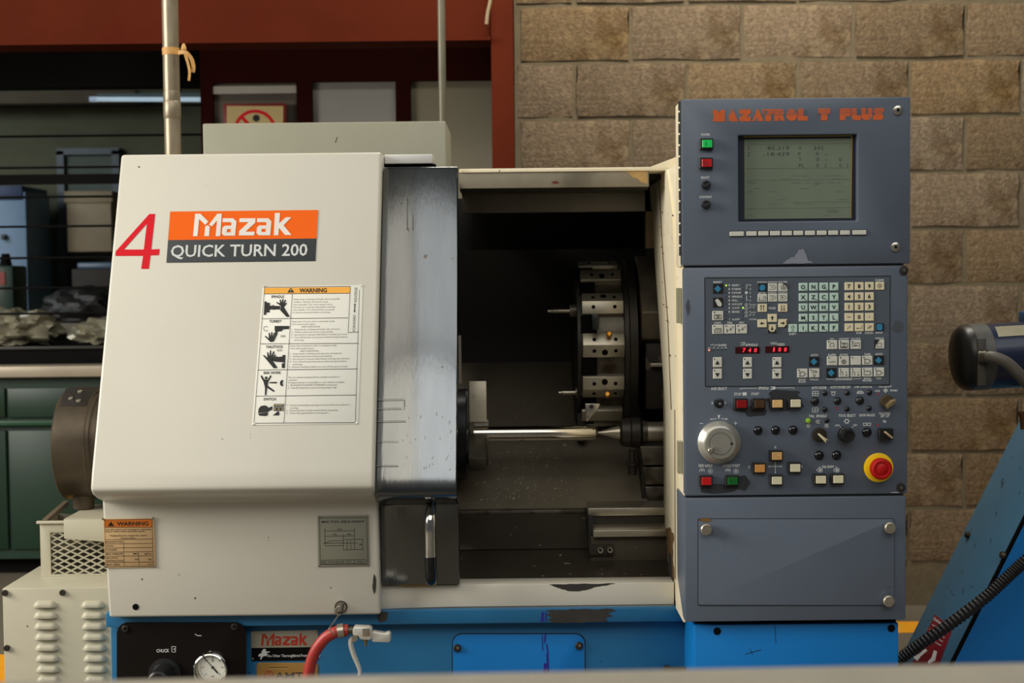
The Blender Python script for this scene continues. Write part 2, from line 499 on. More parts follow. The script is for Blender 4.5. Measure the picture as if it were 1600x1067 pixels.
# framed board and lamp on the far wall
yb = YBK - .03
b = B()
for x0, x1, y0, y1 in ((92, 103, 236, 480), (178, 189, 236, 480), (92, 189, 232, 242)):
    b.box(X(x0, 300, yb), X(x1, 300, yb), yb - .03, yb + .03, Z(140, y0, yb), Z(140, y1, yb))
tag(put('door_1', b.mesh(), mat('grey_blue_frame', lin(96, 108, 116), .5)), kind='structure')
b = B().box(X(103, 300, yb), X(178, 300, yb), yb, yb + .028, Z(140, 480, yb), Z(140, 243, yb))
put('door_leaf', b.mesh(), mat('door_green', lin(84, 96, 88), .6), bpy.data.objects['door_1'])
bx = B().box(X(-60, 160, 5.2), X(215, 160, 5.2), 5.15, 5.38, Z(60, 163, 5.2), Z(60, 143, 5.2))
tag(put('cable_tray', bx.mesh(), mat('tray_olive', lin(96, 86, 66), .7)), 'olive cable tray running along the dim far wall', 'tray')
# maroon partition with three panes
YP = 2.72
xa, xb = X(313, 150, YP), xc1 + .05
ztp, zbt = Z(500, 112, YP), Z(500, 128, YP)
b = B()
b.box(xa, xb, YP, YP + .05, zbt, 2.72)
for p0, p1 in ((313, 333), (463, 488), (618, 642)):
    b.box(X(p0, 150, YP), X(p1, 150, YP), YP, YP + .05, .0, zbt)
b.box(xa, X(642, 150, YP), YP+.001, YP + .049, 0, Z(500, 330, YP))
part_o = tag(put('wall_partition', b.mesh(), MAROON), kind='structure')
PANE1 = mat('cloudy_pane_grey', lin(104, 97, 87), .3, var=.1, vs=3)
PANE2 = mat('cloudy_pane_white', lin(160, 158, 154), .35, var=.06, vs=3)
PANE3 = mat('cloudy_pane_dim', lin(138, 132, 113), .4, var=.08, vs=3)
for i, (p0, p1, m) in enumerate(((333, 463, PANE1), (488, 618, PANE2), (642, 800, PANE3))):
    w = tag(put('window_%d' % (i+1), B().box(X(p0, 150, YP), X(p1, 150, YP), YP + .02, YP + .03, Z(500, 330, YP), zbt).mesh(), m), kind='structure')
    if i == 0:
        f = B()
        f.box(X(333, 150, YP), X(463, 150, YP), YP + .003, YP + .02, Z(400, 146, YP), Z(400, 134, YP))
        put('window_frame', f.mesh(), mat('pale_frame', lin(170, 166, 158), .5), w)
ysg = YP - .012
pls = front(ysg)
sg = thing('no_smoking_sign', 'cream no smoking sign with red border in the first partition window', 'sign', at(400, 230, ysg))
plate('board', pls, 350, 162, 448, 240, .008, mat('sign_red', lin(128, 30, 22), .5), sg)
p = Print().rect(355, 166, 443, 236, pls, .0085); p.put('sheet', mat('sign_cream', lin(206, 184, 128), .5), sg)
p = Print().ring(399, 205, 31, 5, pls, .009, 32).line((378, 183), (420, 227), 5, pls, .0094); p.put('prohibition_ring', REDP, sg)
p = Print().disc(401, 185, 5.5, pls, .0098).line((383, 203), (415, 199), 4, pls, .0098); p.put('cigarette_symbol', PRINTK, sg)
# lamp tube in the back room
yt = 4.2
pt0, pt1 = at(150, 155, yt), at(330, 155.5, yt)
fl = thing('strip_lamp', 'long bluish strip lamp hanging in the dark room behind', 'lamp', pt0)
put('tube', B().cyl(pt0, pt1, .011).mesh(), mat('lamp_tube', (.55, .72, .85), .3, emit=.55), fl)
put('end_cap', B().cyl(pt0 - Vector((.03, 0, 0)), pt0 + Vector((.005, 0, 0)), .013).mesh(), mat('lamp_cap', (.6, .75, .95), .3, emit=.3), fl)
put('housing', B().box(pt0.x, pt1.x, yt + .015, yt + .06, pt0.z - .002, pt0.z + .03).mesh(), mat('lamp_housing', lin(120, 130, 130), .4), fl)
put('hanger', B().cyl((pt0.x+.4, yt+.04, pt0.z+.03), (pt0.x+.4, yt+.04, 2.72), .004).mesh(), BLACKM, fl)
area('bay_fill_light', (-3.6, 3.4, 2.5), (-2.6, 5.0, .8), 1.6, .5, 17, (.88, .96, 1.0))  # unseen fill light added to lift the back room, apart from the tube

# grille of rods across the left bay
YG = 2.72
gr = thing('security_grille', 'black grille of thin horizontal rods in front of the dim room', 'grille', at(40, 400, YG))
xg0, xg1 = -2.9, xa
for y in (166, 212, 261, 307, 353, 402, 449, 489):
    z = Z(150, y, YG)
    put('rod', B().cyl((xg0, YG, z), (xg1, YG, z), .0045, seg=8).mesh(), BLACKM, gr)
put('rail', B().box(xg0, xg1, YG - .015, YG + .015, Z(150, 287, YG), Z(150, 272, YG)).mesh(), BLACKM, gr)
put('post', B().box(xg0-.03, xg0, YG - .02, YG + .02, 0, 2.72).mesh(), BLACKM, gr)

# green cupboard with steel top, and what lies on and behind it
GREEN = mat('dark_green_paint', lin(15, 46, 29), .45, var=.12, vs=4)
YC = 3.0
gx0, gx1 = -2.9, X(330, 700, YC)
zt = Z(80, 588, YC)
gc = thing('green_cupboard', 'dark green steel cupboard under a steel worktop', 'cupboard', ((gx0+gx1)/2, YC + .3, 0))
put('body', B().box(gx0, gx1, YC + .01, YC + .6, .07, zt).mesh(), GREEN, gc)
put('plinth', B().box(gx0 + .03, gx1 - .03, YC + .07, YC + .55, 0, .08).mesh(), BLACKM, gc)
for q0, q1 in ((-2.86, X(10, 700, YC)), (X(14, 700, YC), X(180, 700, YC)), (X(184, 700, YC), gx1-.02)):
    put('door', B().box(q0, q1, YC - .005, YC + .012, .11, Z(80, 672, YC), .004).mesh(), GREEN, gc)
    put('drawer', B().box(q0, q1, YC - .005, YC + .012, Z(80, 652, YC), Z(80, 606, YC), .004).mesh(), GREEN, gc)
put('rail', B().box(gx0, gx1, YC - .02, YC + .012, Z(80, 664, YC), Z(80, 656, YC), .003).mesh(), mat('green_rail', lin(30, 70, 48), .4), gc)
tt = put('worktop', B().box(gx0 - .02, gx1 + .02, YC - .05, YC + .66, zt, Z(80, 571, YC), .004).mesh(), mat('worktop_steel', lin(176, 164, 144), .4, .35, var=.1))
tag(tt, 'long steel worktop on the green cupboard', 'worktop')
zt = Z(80, 571, YC)
def lump(name, c, r, seed, material, label, cat, amp=.25, flat=True, freq=5.):
    q = B()
    bmesh.ops.create_icosphere(q.bm, subdivisions=4, radius=1)
    from mathutils import noise
    for v in q.bm.verts:
        d = v.co.normalized()
        n = noise.noise(d*freq*.6 + Vector((seed, 0, 0))) + .5*abs(noise.noise(d*freq*1.6 + Vector((0, seed, 0))))
        k = 1 + amp*n
        v.co = Vector((d.x*r[0]*k, d.y*r[1]*k, max(d.z, -.55)*r[2]*k))
    zmin = min(v.co.z for v in q.bm.verts)
    for v in q.bm.verts: v.co.z -= zmin
    return tag(put(name, q.mesh(smooth=25), material, None, c), label, cat)
PLASTIC = mat('crumpled_plastic', lin(134, 129, 108), .22, .1, var=.3, vs=7, bump=.7, bs=18)
tr_ = thing('black_tray', 'low black tray on the worktop under the plastic bundles', 'tray', (X(60, 560, 3.2), 3.25, zt))
ztr = Z(80, 541, 3.1)
put('body', B().box(-2.75, X(330, 560, 3.1), 3.1, 3.5, zt, ztr, .006).mesh(), BLACKM, tr_)
put('rim', B().box(-2.77, X(332, 560, 3.1), 3.085, 3.1, ztr - .012, ztr, .002).mesh(), mat('tray_rim', lin(40, 38, 34), .4), tr_)
lump('wrapped_bundle', (X(24, 540, 3.28), 3.28, ztr), (.17, .15, .085), 3.3, PLASTIC, 'bundle wrapped in crumpled clear plastic at the left picture edge', 'bundle', .4)
lump('wrapped_bundle', (X(176, 540, 3.28), 3.3, ztr), (.16, .15, .065), 8.1, PLASTIC, 'plastic wrapped bundle on the worktop beside the white guard', 'bundle', .35)
lump('black_bag', (X(136, 490, 3.9), 3.9, 1.01), (.19, .15, .10), 5.2, mat('bag_black', lin(30, 28, 28), .5, var=.3), 'slumped black bag on the shelf behind the worktop', 'bag', .2)
sh = put('back_shelf', B().box(-3.2, gx1 + .4, 3.68, 4.4, .97, 1.01).mesh(), mat('shelf_grey', lin(110, 104, 92), .6))
tag(sh, 'grey shelf behind the worktop holding bag and boxes', 'shelf')
for q in (-3.1, gx1 + .3): put('leg', B().box(q, q+.05, 4.0, 4.05, 0, .97).mesh(), BLACKM, sh)
zz = 1.01
o = thing('dark_crate', 'dark crate with blue film on top behind the black bag', 'crate', (X(160, 450, 4.25), 4.25, zz))
x0, x1 = X(117, 440, 4.2), X(215, 440, 4.2)
put('body', B().box(x0, x1, 4.15, 4.38, zz, Z(150, 420, 4.2), .006).mesh(), mat('crate_dark', lin(44, 38, 34), .7), o)
put('film', B().box(x0 + .02, x1, 4.17, 4.36, Z(150, 420, 4.2), Z(150, 410, 4.2), .01).mesh(), mat('film_blue', lin(90, 116, 140), .3), o)
o = thing('blue_locker', 'tall pale blue locker behind the rods at left', 'locker', (X(15, 500, 4.9), 4.9, 0))
put('body', B().box(X(-40, 400, 4.8), X(42, 400, 4.8), 4.8, 5.2, 0, Z(20, 300, 4.8), .004).mesh(), mat('locker_blue', lin(128, 158, 190), .5), o)
put('header', B().box(X(-40, 400, 4.8), X(38, 400, 4.8), 4.79, 5.2, Z(20, 312, 4.8), Z(20, 290, 4.8), .004).mesh(), mat('locker_navy', lin(48, 66, 104), .5), o)
put('handle', B().box(X(2, 370, 4.78), X(9, 370, 4.78), 4.77, 4.8, Z(20, 374, 4.78), Z(20, 366, 4.78), .003).mesh(), BLACK, o)
o = thing('oil_can', 'dark green can with small red label at the left edge', 'can', (X(12, 560, 4.0), 4.0, zz))
put('body', B().box(X(-12, 500, 3.95), X(28, 500, 3.95), 3.9, 4.1, zz, Z(12, 415, 3.95), .012).mesh(), mat('can_green', lin(40, 62, 52), .4), o)
put('spout', B().cyl((X(9, 410, 4), 4, Z(12, 416, 3.95)), (X(9, 410, 4), 4, Z(12, 396, 3.95)), .03, .018).mesh(), BLACKM, o)
put('label', B().box(X(-8, 440, 3.9), X(8, 440, 3.9), 3.894, 3.9, Z(12, 445, 3.9), Z(12, 425, 3.9)).mesh(), mat('can_red', lin(150, 54, 44), .5), o)
o = thing('beige_box', 'beige carton box standing high behind the rods', 'box', (X(150, 350, 5.2), 5.2, 1.35))
put('body', B().box(X(113, 350, 5.2), X(182, 350, 5.2), 5.1, 5.36, Z(150, 394, 5.2), Z(150, 318, 5.2), .008).mesh(), mat('carton_beige', lin(172, 156, 130), .7), o)
put('lid', B().box(X(110, 350, 5.2), X(185, 350, 5.2), 5.09, 5.37, Z(150, 319, 5.2), Z(150, 300, 5.2), .008).mesh(), mat('carton_lid', lin(164, 148, 120), .7), o)
put('bracket', B().box(X(113, 350, 5.2), X(182, 350, 5.2), 5.1, 5.4, Z(150, 400, 5.2), Z(150, 395, 5.2)).mesh(), BLACKM, o)

# pipes
GALV = mat('galvanised_pipe', lin(150, 138, 116), .4, .55, var=.2, vs=12, stretch=(3, 3, 1))
Yp = 1.25
pa = at(266.5, 10, Yp); xp = X(268, 130, Yp); r = 12.6*sc(Yp)
pp = thing('conduit_pipe', 'galvanised upright pipe with a tape tied round it behind the white guard', 'pipe', (xp, Yp, 0))
put('tube', B().cyl((xp, Yp, 0), (xp, Yp, 3.0), r).mesh(), GALV, pp)
for y0, y1, k in ((158, 186, 1.07), (143, 160, 1.03)):
    put('coupling', B().lathe((xp, Yp, Z(268, y1, Yp)), (0, 0, 1), [(0, r*1.0), (.003, r*k), (abs(Z(268, y0, Yp)-Z(268, y1, Yp)) - .003, r*k), (abs(Z(268, y0, Yp)-Z(268, y1, Yp)), r)], 24).mesh(), GALV, pp)
TAPE = mat('tan_tape', lin(198, 150, 84), .6, var=.2, vs=40)
zt_ = Z(268, 81, Yp)
tape = put('tape', B().lathe((xp, Yp, zt_ - .01), (0, 0, 1), [(0, r*1.04), (.02, r*1.06)], 24).mesh(), TAPE, pp)
def ribbon(path, w, t=.002):
    q = B(); path = [Vector(p) for p in path]
    a = []
    for i, p in enumerate(path):
        d = (path[min(i+1, len(path)-1)] - path[max(i-1, 0)]).normalized()
        n = Vector((d.z, 0, -d.x))
        a.append((p + n*w/2, p - n*w/2))
    for dy in (0, t):
        pass
    A = [[q.bm.verts.new(v + Vector((0, dy, 0))) for v in pr] for dy in (0, t) for pr in a]
    n = len(a)
    for i in range(n-1):
        for o_ in (0, n):
            q.bm.faces.new((A[o_+i][0], A[o_+i][1], A[o_+i+1][1], A[o_+i+1][0]))
        for k in (0, 1):
            q.bm.faces.new((A[i][k], A[i+1][k], A[n+i+1][k], A[n+i][k]))
    return q.mesh(smooth=50)
put('tape_tail', ribbon(smooth_path([at(278, 82, Yp - r), at(290, 82, Yp - r*1.3), at(299, 92, Yp - r*1.2), at(302, 104, Yp - r), at(301, 113, Yp - r)]), .011), TAPE, tape)
put('tape_tail', ribbon(smooth_path([at(288, 82, Yp - r), at(293, 97, Yp - r*1.1), at(296, 112, Yp - r*1.2), at(295, 126, Yp - r)]), .007), TAPE, tape)
put('tape_knot', B().lathe(at(287, 77, Yp - r) - Vector((0, 0, .008)), (0, 0, 1), [(0, .004), (.008, .008), (.02, .005), (.024, .002)], 10).mesh(), TAPE, tape)
Yq = 1.75
xq = X(690.5, 100, Yq)
pq = thing('slim_pipe', 'slim grey upright pipe in front of the red steel column', 'pipe', (xq, Yq, 0))
put('tube', B().cyl((xq, Yq, 0), (xq, Yq, 3.0), 6*sc(Yq)).mesh(), mat('slim_galv', lin(112, 108, 92), .45, .4, var=.15), pq)
put('clip', B().lathe((xq, Yq, 2.62), (0, 0, 1), [(0, 7*sc(Yq)), (.03, 7*sc(Yq))], 16).mesh(), GALV, pq)
# hanging cord by the column
cord = tag(put('hanging_cord', B().tube(smooth_path([at(768, -30, 2.0), at(766, 0, 2.0), at(762, 20, 2.0), at(760, 38, 2.0)]), .006, 8).mesh(), mat('cord_tan', lin(150, 132, 100), .7)), 'short tan cord hanging beside the red column top', 'cord')

# grey electrical cabinet behind the guard
Yk = .92
o = thing('electrical_cabinet', 'pale grey electrical cabinet rising behind the white guard', 'cabinet', (X(505, 230, Yk), Yk + .15, 0))
put('body', B().box(X(317, 220, Yk), X(697, 220, Yk), Yk, Yk + .30, .0, Z(505, 191, Yk), .004).mesh(), GREYP, o)
put('rear_panel', B().box(X(330, 220, Yk + .3), X(701, 220, Yk + .3), Yk + .3, Yk + .34, .0, Z(505, 203, Yk+.3), .003).mesh(), GREYP, o)
plk = front(Yk)
Print().line((527, 214), (524, 223), 1.3, plk).put('scratch', GRIME, o)
#@@LATHE

# ================================================================== the lathe
GB, GT = .03, .30                                  # depth of the guard's slope at its foot and top
zB, zT = Z(360, 735, GB), Z(400, 239.5, GT)
gxl = (X(197, 240, GT) + X(134, 745, GB))/2
gxr = (X(597, 240, GT) + X(583, 745, GB))/2
slope = PL((0, GB, zB), (1, 0, 0), (0, GT - GB, zT - zB))
lathe = thing('cnc_lathe', 'white and blue CNC turning lathe with sloping front guard and open work chamber', 'lathe', ((gxl + .35)/2, .6, 0))
def guard_profile(dy, ztop, zfoot, zlow, ylow, ylow2, back):
    """y,z outline: top, slope, rolled belly, lower face"""
    pr = [(back, ztop), (GT + dy + (zT - ztop)*-0.0, ztop)]
    pr = [(back, ztop)]
    k = (GT - GB)/(zT - zB)
    pr.append((GB + dy + (ztop - zB)*k, ztop))
    pr.append((GB + dy + (zfoot - zB)*k, zfoot))
    y0, z0 = pr[-1]
    # belly: circle tangent to the slope, turning under to ylow
    for t in (.16, .33, .5, .67, .84, 1.0):
        a = t*PI*.62
        rr = .040
        pr.append((y0 - .012*math.sin(min(a, PI/2)) + (ylow - y0 + .012)*max(0, (t-.5)/.5)**1.6, z0 - rr*1.75*t))
    zl = pr[-1][1]
    pr += [(ylow, zl - .006), (ylow2, zlow), (back, zlow)]
    return pr
zlow = Z(370, 963, .13)
pr = guard_profile(0, zT, zB, zlow, .10, .13, .62)
g = put('headstock_guard', B().prism(pr, 'x', gxl, gxr).mesh(bev=.006, seg=3, smooth=40), IVORY, lathe)
low = front(.112)                                  # lower white face
lowp = PL((0, .10, Z(370, 800, .10)), (1, 0, 0), (0, -.03, Z(370, 800, .10) - zlow))

# number and name plate on the slope
fu = lambda u, v: (170 + u/4.571, 300 + v/4.571)
p = Print().shape([[fu(*q) for q in ((47, 457), (50, 424), (290, 157), (331, 157), (303, 410), (363, 408), (358, 451), (298, 453), (286, 549), (231, 549), (245, 456))],
                   [fu(*q) for q in ((108, 411), (250, 411), (272, 226))]], slope, .0006)
p.put('number', REDP, lathe, 'red figure 4 stuck on the white guard')
np_ = quad_plate('nameplate', slope, [(260, 410.5), (493, 408), (497, 328.5), (266, 331)], .0015, DARKP, lathe)
Print().poly([(263.2, 375.5), (495, 373), (497, 328.5), (266, 331)], slope, .0016).put('orange_field', ORANGE, np_)
logo(slope, 301.5, 333, 456, 370, mat('logo_white', lin(240, 232, 222), .4), np_)
Print().text('QUICK TURN 200', slope, 374, 391.2, 19, width=213, off=.0019, bold=.014).put('lettering', PRINTW, np_)

# the big warning plate
wp = quad_plate('warning_plate', slope, [(394, 664.5), (560, 663), (567, 445.5), (411, 448)], .0012, mat('plate_white', lin(236, 234, 222), .4, var=.02), lathe)
WO = .0016
wu = lambda u, v: (380 + u/4.268, 430 + v/4.268)
Print().poly([wu(143, 86), wu(715, 80), wu(714, 120), wu(141, 124)], slope, WO).put('header_band', mat('band_amber', lin(250, 176, 48), .4, var=.02), wp)
p = Print()
p.text('WARNING', slope, *wu(467, 102), 6.6, width=43, off=WO+.0003, bold=.03)
p.shape([[wu(296, 117), wu(318, 84), wu(341, 117)]], slope, WO+.0003)
for a, c in (((143, 82), (715, 76)), ((141, 126), (714, 122)), ((128, 292), (700, 286)), ((116, 459), (770, 456)), ((101, 634), (764, 626)), ((87, 808), (756, 800)), ((328, 126), (272, 986)), ((80, 988), (748, 984)), ((143, 82), (72, 985)), ((715, 76), (700, 384)), ((700, 384), (772, 380)), ((776, 100), (748, 984))):
    p.line(wu(*a), wu(*c), .7, slope, WO+.0003)
for s, u, v, wd in (('SPINDLE', 230, 144, 20), ('TURRET', 215, 308, 19), ('TAILSTOCK', 209, 478, 27), ('BAR WORK', 195, 651, 27), ('SWITCH', 177, 827, 19)):
    p.text(s, slope, *wu(u, v), 4.1, width=wd, off=WO+.0003, bold=.02)
# pictograms: hands, chuck, turret, tailstock, man, cap
S_ = lambda pts: p.shape([[wu(*q) for q in pts]], slope, WO+.0003)
S_([(143, 176), (157, 176), (155, 185), (178, 185), (178, 205), (248, 207), (247, 230), (178, 230), (176, 250), (155, 250), (153, 266), (138, 266)])
S_([(248, 236), (252, 208), (232, 192), (220, 186), (226, 180), (246, 190), (244, 164), (251, 163), (256, 186), (262, 160), (270, 161), (267, 188), (280, 164), (287, 168), (276, 192), (287, 184), (292, 190), (272, 214), (312, 278), (290, 280)])
S_([(211, 340), (308, 340), (306, 360), (266, 362), (264, 368), (250, 376), (230, 376), (228, 392), (220, 408), (212, 402), (214, 376), (210, 366)])
S_([(144, 410), (150, 405), (172, 424), (170, 386), (177, 385), (184, 412), (188, 380), (195, 380), (196, 412), (206, 384), (213, 386), (208, 414), (222, 392), (228, 396), (204, 444), (182, 447)])
S_([(132, 536), (140, 534), (162, 552), (160, 516), (167, 515), (176, 545), (179, 502), (186, 502), (189, 540), (202, 508), (209, 510), (202, 545), (214, 528), (219, 533), (200, 575), (230, 620), (204, 622)])
S_([(188, 566), (210, 558), (212, 545), (232, 543), (236, 550), (244, 544), (262, 545), (262, 534), (282, 533), (278, 620), (258, 620), (258, 590), (272, 588), (272, 582), (240, 580), (212, 578)])
S_([(116, 676), (124, 668), (142, 696), (164, 698), (182, 668), (190, 672), (168, 712), (164, 738), (210, 772), (204, 780), (160, 752), (154, 802), (145, 802), (146, 750), (136, 712)])
S_([(176, 714), (224, 712), (224, 722), (176, 722)])
S_([(258, 700), (268, 702), (262, 720), (268, 738), (256, 742), (246, 730), (246, 712)])
S_([(100, 920), (104, 890), (118, 874), (142, 869), (160, 874), (168, 886), (196, 874), (194, 898), (170, 908), (166, 914)])
S_([(99, 924), (166, 916), (164, 934), (152, 940), (108, 938)])
S_([(205, 860), (272, 860), (272, 878), (204, 878)]); S_([(204, 882), (272, 882), (270, 906), (202, 906)])
S_([(198, 936), (232, 908), (242, 914), (240, 936)])
p.disc(*wu(154, 686), 2.2, slope, WO+.0003)
p.put('print', PRINTK, wp)
p = Print()
FINE = [(338, 162, ['Keep hand, clothing and body clear of spindle', 'rotation. Machine starts and moves', 'automatically. Can cause severe injury.', 'Set control in manual mode before working', 'near spindle. Turn off and lock out power', 'at electrical panel before servicing.'], 305),
        (328, 310, ['Keep clear of turret when in automatic mode.', 'Can cause severe injury.', '               SAFETY INSTRUCTIONS', '1.  Keep hands, clothing and body clear of turret.', '2.  Machine starts and moves automatically.', '3.  Set control in manual mode before working near turret.', '4.  Turn off and lock out power at electrical panel before', '     servicing.'], 375),
        (317, 472, ['Keep clear of tailstock when in automatic mode.', 'Can cause severe injury.', '               SAFETY INSTRUCTIONS', '1.  Keep hands, clothing and body clear of tailstock.', '2.  Machine starts and moves automatically.', '3.  Set control in manual mode before working near tailstock.', '4.  Turn off and lock out power at electrical panel before', '     servicing.', '5.  Remove workpiece before you turn off the electric power.'], 400),
        (304, 682, ['Do not extend unsupported bar outside of spindle or', 'actuator.', 'If supported bar is extended or a bar feed is installed,', '1.  BE AWARE OF DANGER OF EXPOSED rotating parts.', '2.  Identify hazardous area and hang danger sign.'], 375),
        (292, 868, ['1.  Avoid accidentally touching controls while the machine is', '     running.', '2.  Know function of each switch before operating.', '3.  Close chip guard before running part.'], 420)]
for u, v, lines, wd in FINE:
    mx = max(len(l) for l in lines)
    for i, l in enumerate(lines):
        ll = l.lstrip()
        uu = u - i*1.3 + (len(l)-len(ll))*4.3
        p.text(ll, slope, *wu(uu, v + i*17.6), 2.35, width=wd/4.268*len(ll)/mx*1.0, align='L', off=WO+.0003, bold=.0)
p.text('FORWARD', slope, *wu(740, 320), 4.6, width=26, vert=True, off=WO+.0003, bold=.0)
p.text('REVERSE', slope, *wu(750, 131), 4.6, width=23, vert=True, off=WO+.0003, bold=.0)
p.shape([[wu(*q) for q in ((745, 186), (753, 200), (749, 200), (747, 238), (751, 238), (742, 253), (735, 238), (739, 238), (741, 200), (737, 200))]], slope, WO+.0003)
p.ring(*wu(203, 216), 3.4, .8, slope, WO+.0003, 14, .4, 5).ring(*wu(152, 358), 3.6, .7, slope, WO+.0003, 14, .6, 5.6)
p.lines([wu(250, 408), wu(257, 401), wu(257, 405), wu(274, 405), wu(274, 401), wu(281, 408), wu(274, 415), wu(274, 411), wu(257, 411), wu(257, 415), wu(250, 408)], .5, slope, WO+.0003)
p.lines([wu(226, 502), wu(233, 495), wu(233, 499), wu(252, 499), wu(252, 495), wu(259, 502), wu(252, 509), wu(252, 505), wu(233, 505), wu(233, 509), wu(226, 502)], .5, slope, WO+.0003)
p.put('fine_print', PRINTG, wp)
p = Print()
p.text('!', slope, *wu(318, 103), 4.6, off=WO+.0006, bold=.02).lines([wu(210, 868), wu(266, 868)], .9, slope, WO+.0006)
for u in (212, 238, 262): p.ring(*wu(u, 895), 1.3, .5, slope, WO+.0006, 10)
p.put('reversed_print', mat('band_pale', lin(240, 214, 150), .5), wp)
for u, v in ((135, 76), (790, 70), (68, 994), (755, 986)):
    bolt(wp, slope, *wu(u, v), 1.6, STEEL, .003, 'rivet')

# small chuck warning plate on the lower face
wp = quad_plate('chuck_plate', lowp, [(164.5, 887.5), (244, 886), (241, 809), (161, 810)], .0012, mat('plate_tan', lin(212, 176, 128), .45, var=.05, vs=20), lathe)
wq = lambda u, v: (140 + u/9.7, 790 + v/9.7)
Print().poly([wq(228, 215), wq(948, 205), wq(950, 318), wq(230, 322)], lowp, WO).put('header_band', mat('band_orange', lin(214, 116, 36), .45, var=.04), wp)
p = Print()
p.text('WARNING', lowp, *wq(655, 266), 6.4, width=49, off=WO+.0003, bold=.02)
p.shape([[wq(280, 306), wq(326, 236), wq(374, 306)]], lowp, WO+.0003)
for a, c in (((226, 208), (950, 203)), ((230, 326), (952, 320)), ((228, 208), (250, 918)), ((948, 205), (968, 912)), ((236, 510), (958, 500)), ((238, 574), (960, 566)), ((240, 636), (960, 628)), ((242, 698), (962, 690)), ((244, 762), (964, 752)), ((246, 856), (966, 848)), ((250, 918), (968, 910)), ((516, 508), (528, 914)), ((742, 692), (752, 912))):
    p.line(wq(*a), wq(*c), .55, lowp, WO+.0003)
for s, u, v, h, wd in (('Use the chuck and workpiece clamping', 240, 356, 2.4, 71), ('device within their tolerable speed.', 240, 386, 2.4, 62), ('Neglecting the usage can cause', 310, 448, 2.4, 57), ('severe injury.', 474, 484, 2.4, 23),
                       ('MANUFACTURE', 244, 542, 2.5, 26), ('CHUCK', 248, 604, 2.5, 12), ('CYLINDER', 248, 664, 2.5, 17.5), ('MAX. PRESSURE', 254, 726, 2.5, 26), ('MAX. STATIC', 258, 788, 2.5, 18), ('GRIPPING FORCE', 258, 830, 2.5, 26.5), ('MAX. SPEED', 260, 888, 2.5, 21),
                       ('MPa', 664, 722, 2.5, 7), ('kgf/cm', 832, 720, 2.5, 11), ('kN', 690, 806, 2.5, 5), ('kgf', 894, 804, 2.5, 5), ('min', 884, 880, 2.5, 6)):
    p.text(s, lowp, *wq(u, v), h, width=wd, align='L', off=WO+.0003, bold=.01)
p.put('print', PRINTK, wp)
for u, v in ((205, 198), (962, 186), (240, 926), (982, 914)):
    bolt(wp, lowp, *wq(u, v), 1.7, STEEL, .003, 'rivet')

# tool size plate
tp = quad_plate('tool_size_plate', lowp, [(497, 885.5), (578, 884), (576, 804.5), (496, 806)], .0012, mat('plate_silver', lin(148, 148, 132), .35, .3, var=.08), lathe)
tq = lambda u, v: (160 + u/3.478, 780 + v/3.478)
p = Print()
p.text('MAX. TOOL SIZE & WEIGHT', lowp, *tq(1308, 120), 3.2, width=67, off=WO, bold=.015)
L2 = lambda *pts: p.lines([tq(*q) for q in pts], .6, lowp, WO)
L2((1180, 100), (1436, 98), (1442, 352), (1184, 354), (1180, 100))
L2((1209, 170), (1370, 170)); L2((1209, 200), (1370, 198)); L2((1209, 156), (1209, 240)); L2((1370, 154), (1370, 220)); L2((1309, 190), (1309, 252))
L2((1212, 252), (1209, 238), (1240, 224), (1309, 224)); L2((1212, 252), (1309, 250)); L2((1309, 218), (1370, 216), (1370, 272), (1309, 274), (1309, 218)); L2((1200, 238), (1385, 236))
L2((1414, 216), (1414, 272)); L2((1370, 216), (1418, 215)); L2((1370, 272), (1418, 271)); L2((1330, 217), (1330, 273)); L2((1350, 217), (1350, 273))
L2((1190, 330), (1430, 326), (1430, 346), (1190, 350), (1190, 330)); L2((1310, 328), (1310, 348)); L2((1368, 327), (1368, 347))
for s, u, v, h, wd in (('235', 1290, 162, 2.4, 6), ('135', 1262, 190, 2.4, 6), ('100', 1340, 189, 2.4, 6), ('85', 1404, 244, 2.2, 4), ('MAX. TOOL WEIGHT', 1252, 339, 2.2, 32), ('10 N', 1338, 337, 2.2, 8), ('6 kg f', 1400, 336, 2.2, 10)):
    p.text(s, lowp, *tq(u, v), h, width=wd, off=WO, bold=.01)
p.put('print', PRINTK, tp)
for u, v in ((1176, 96), (1444, 357), (1442, 94), (1176, 360)): bolt(tp, lowp, *tq(u, v), 1.5, STEEL, .003, 'rivet')
Print().disc(212, 948, 5, lowp, .0008, 20).put('hole', BLACKM, lathe)
Print().poly(blob(585, 912, 2.6, 13, 5), lowp, .0009).put('paint_chip', GRIME, lathe)
# hook bolt that carries the air gun
c = lowp.hit(533, 948)
hb = put('hook_bolt', B().lathe(c, (0, -1, 0), [(0, .011), (.004, .011), (.004, .007), (.03, .007), (.03, .0085), (.042, .0085)], 16).mesh(), STEEL, lathe)
put('washer', B().lathe(c, (0, -1, 0), [(0, .013), (.003, .013)], 18).mesh(), IRON, hb)

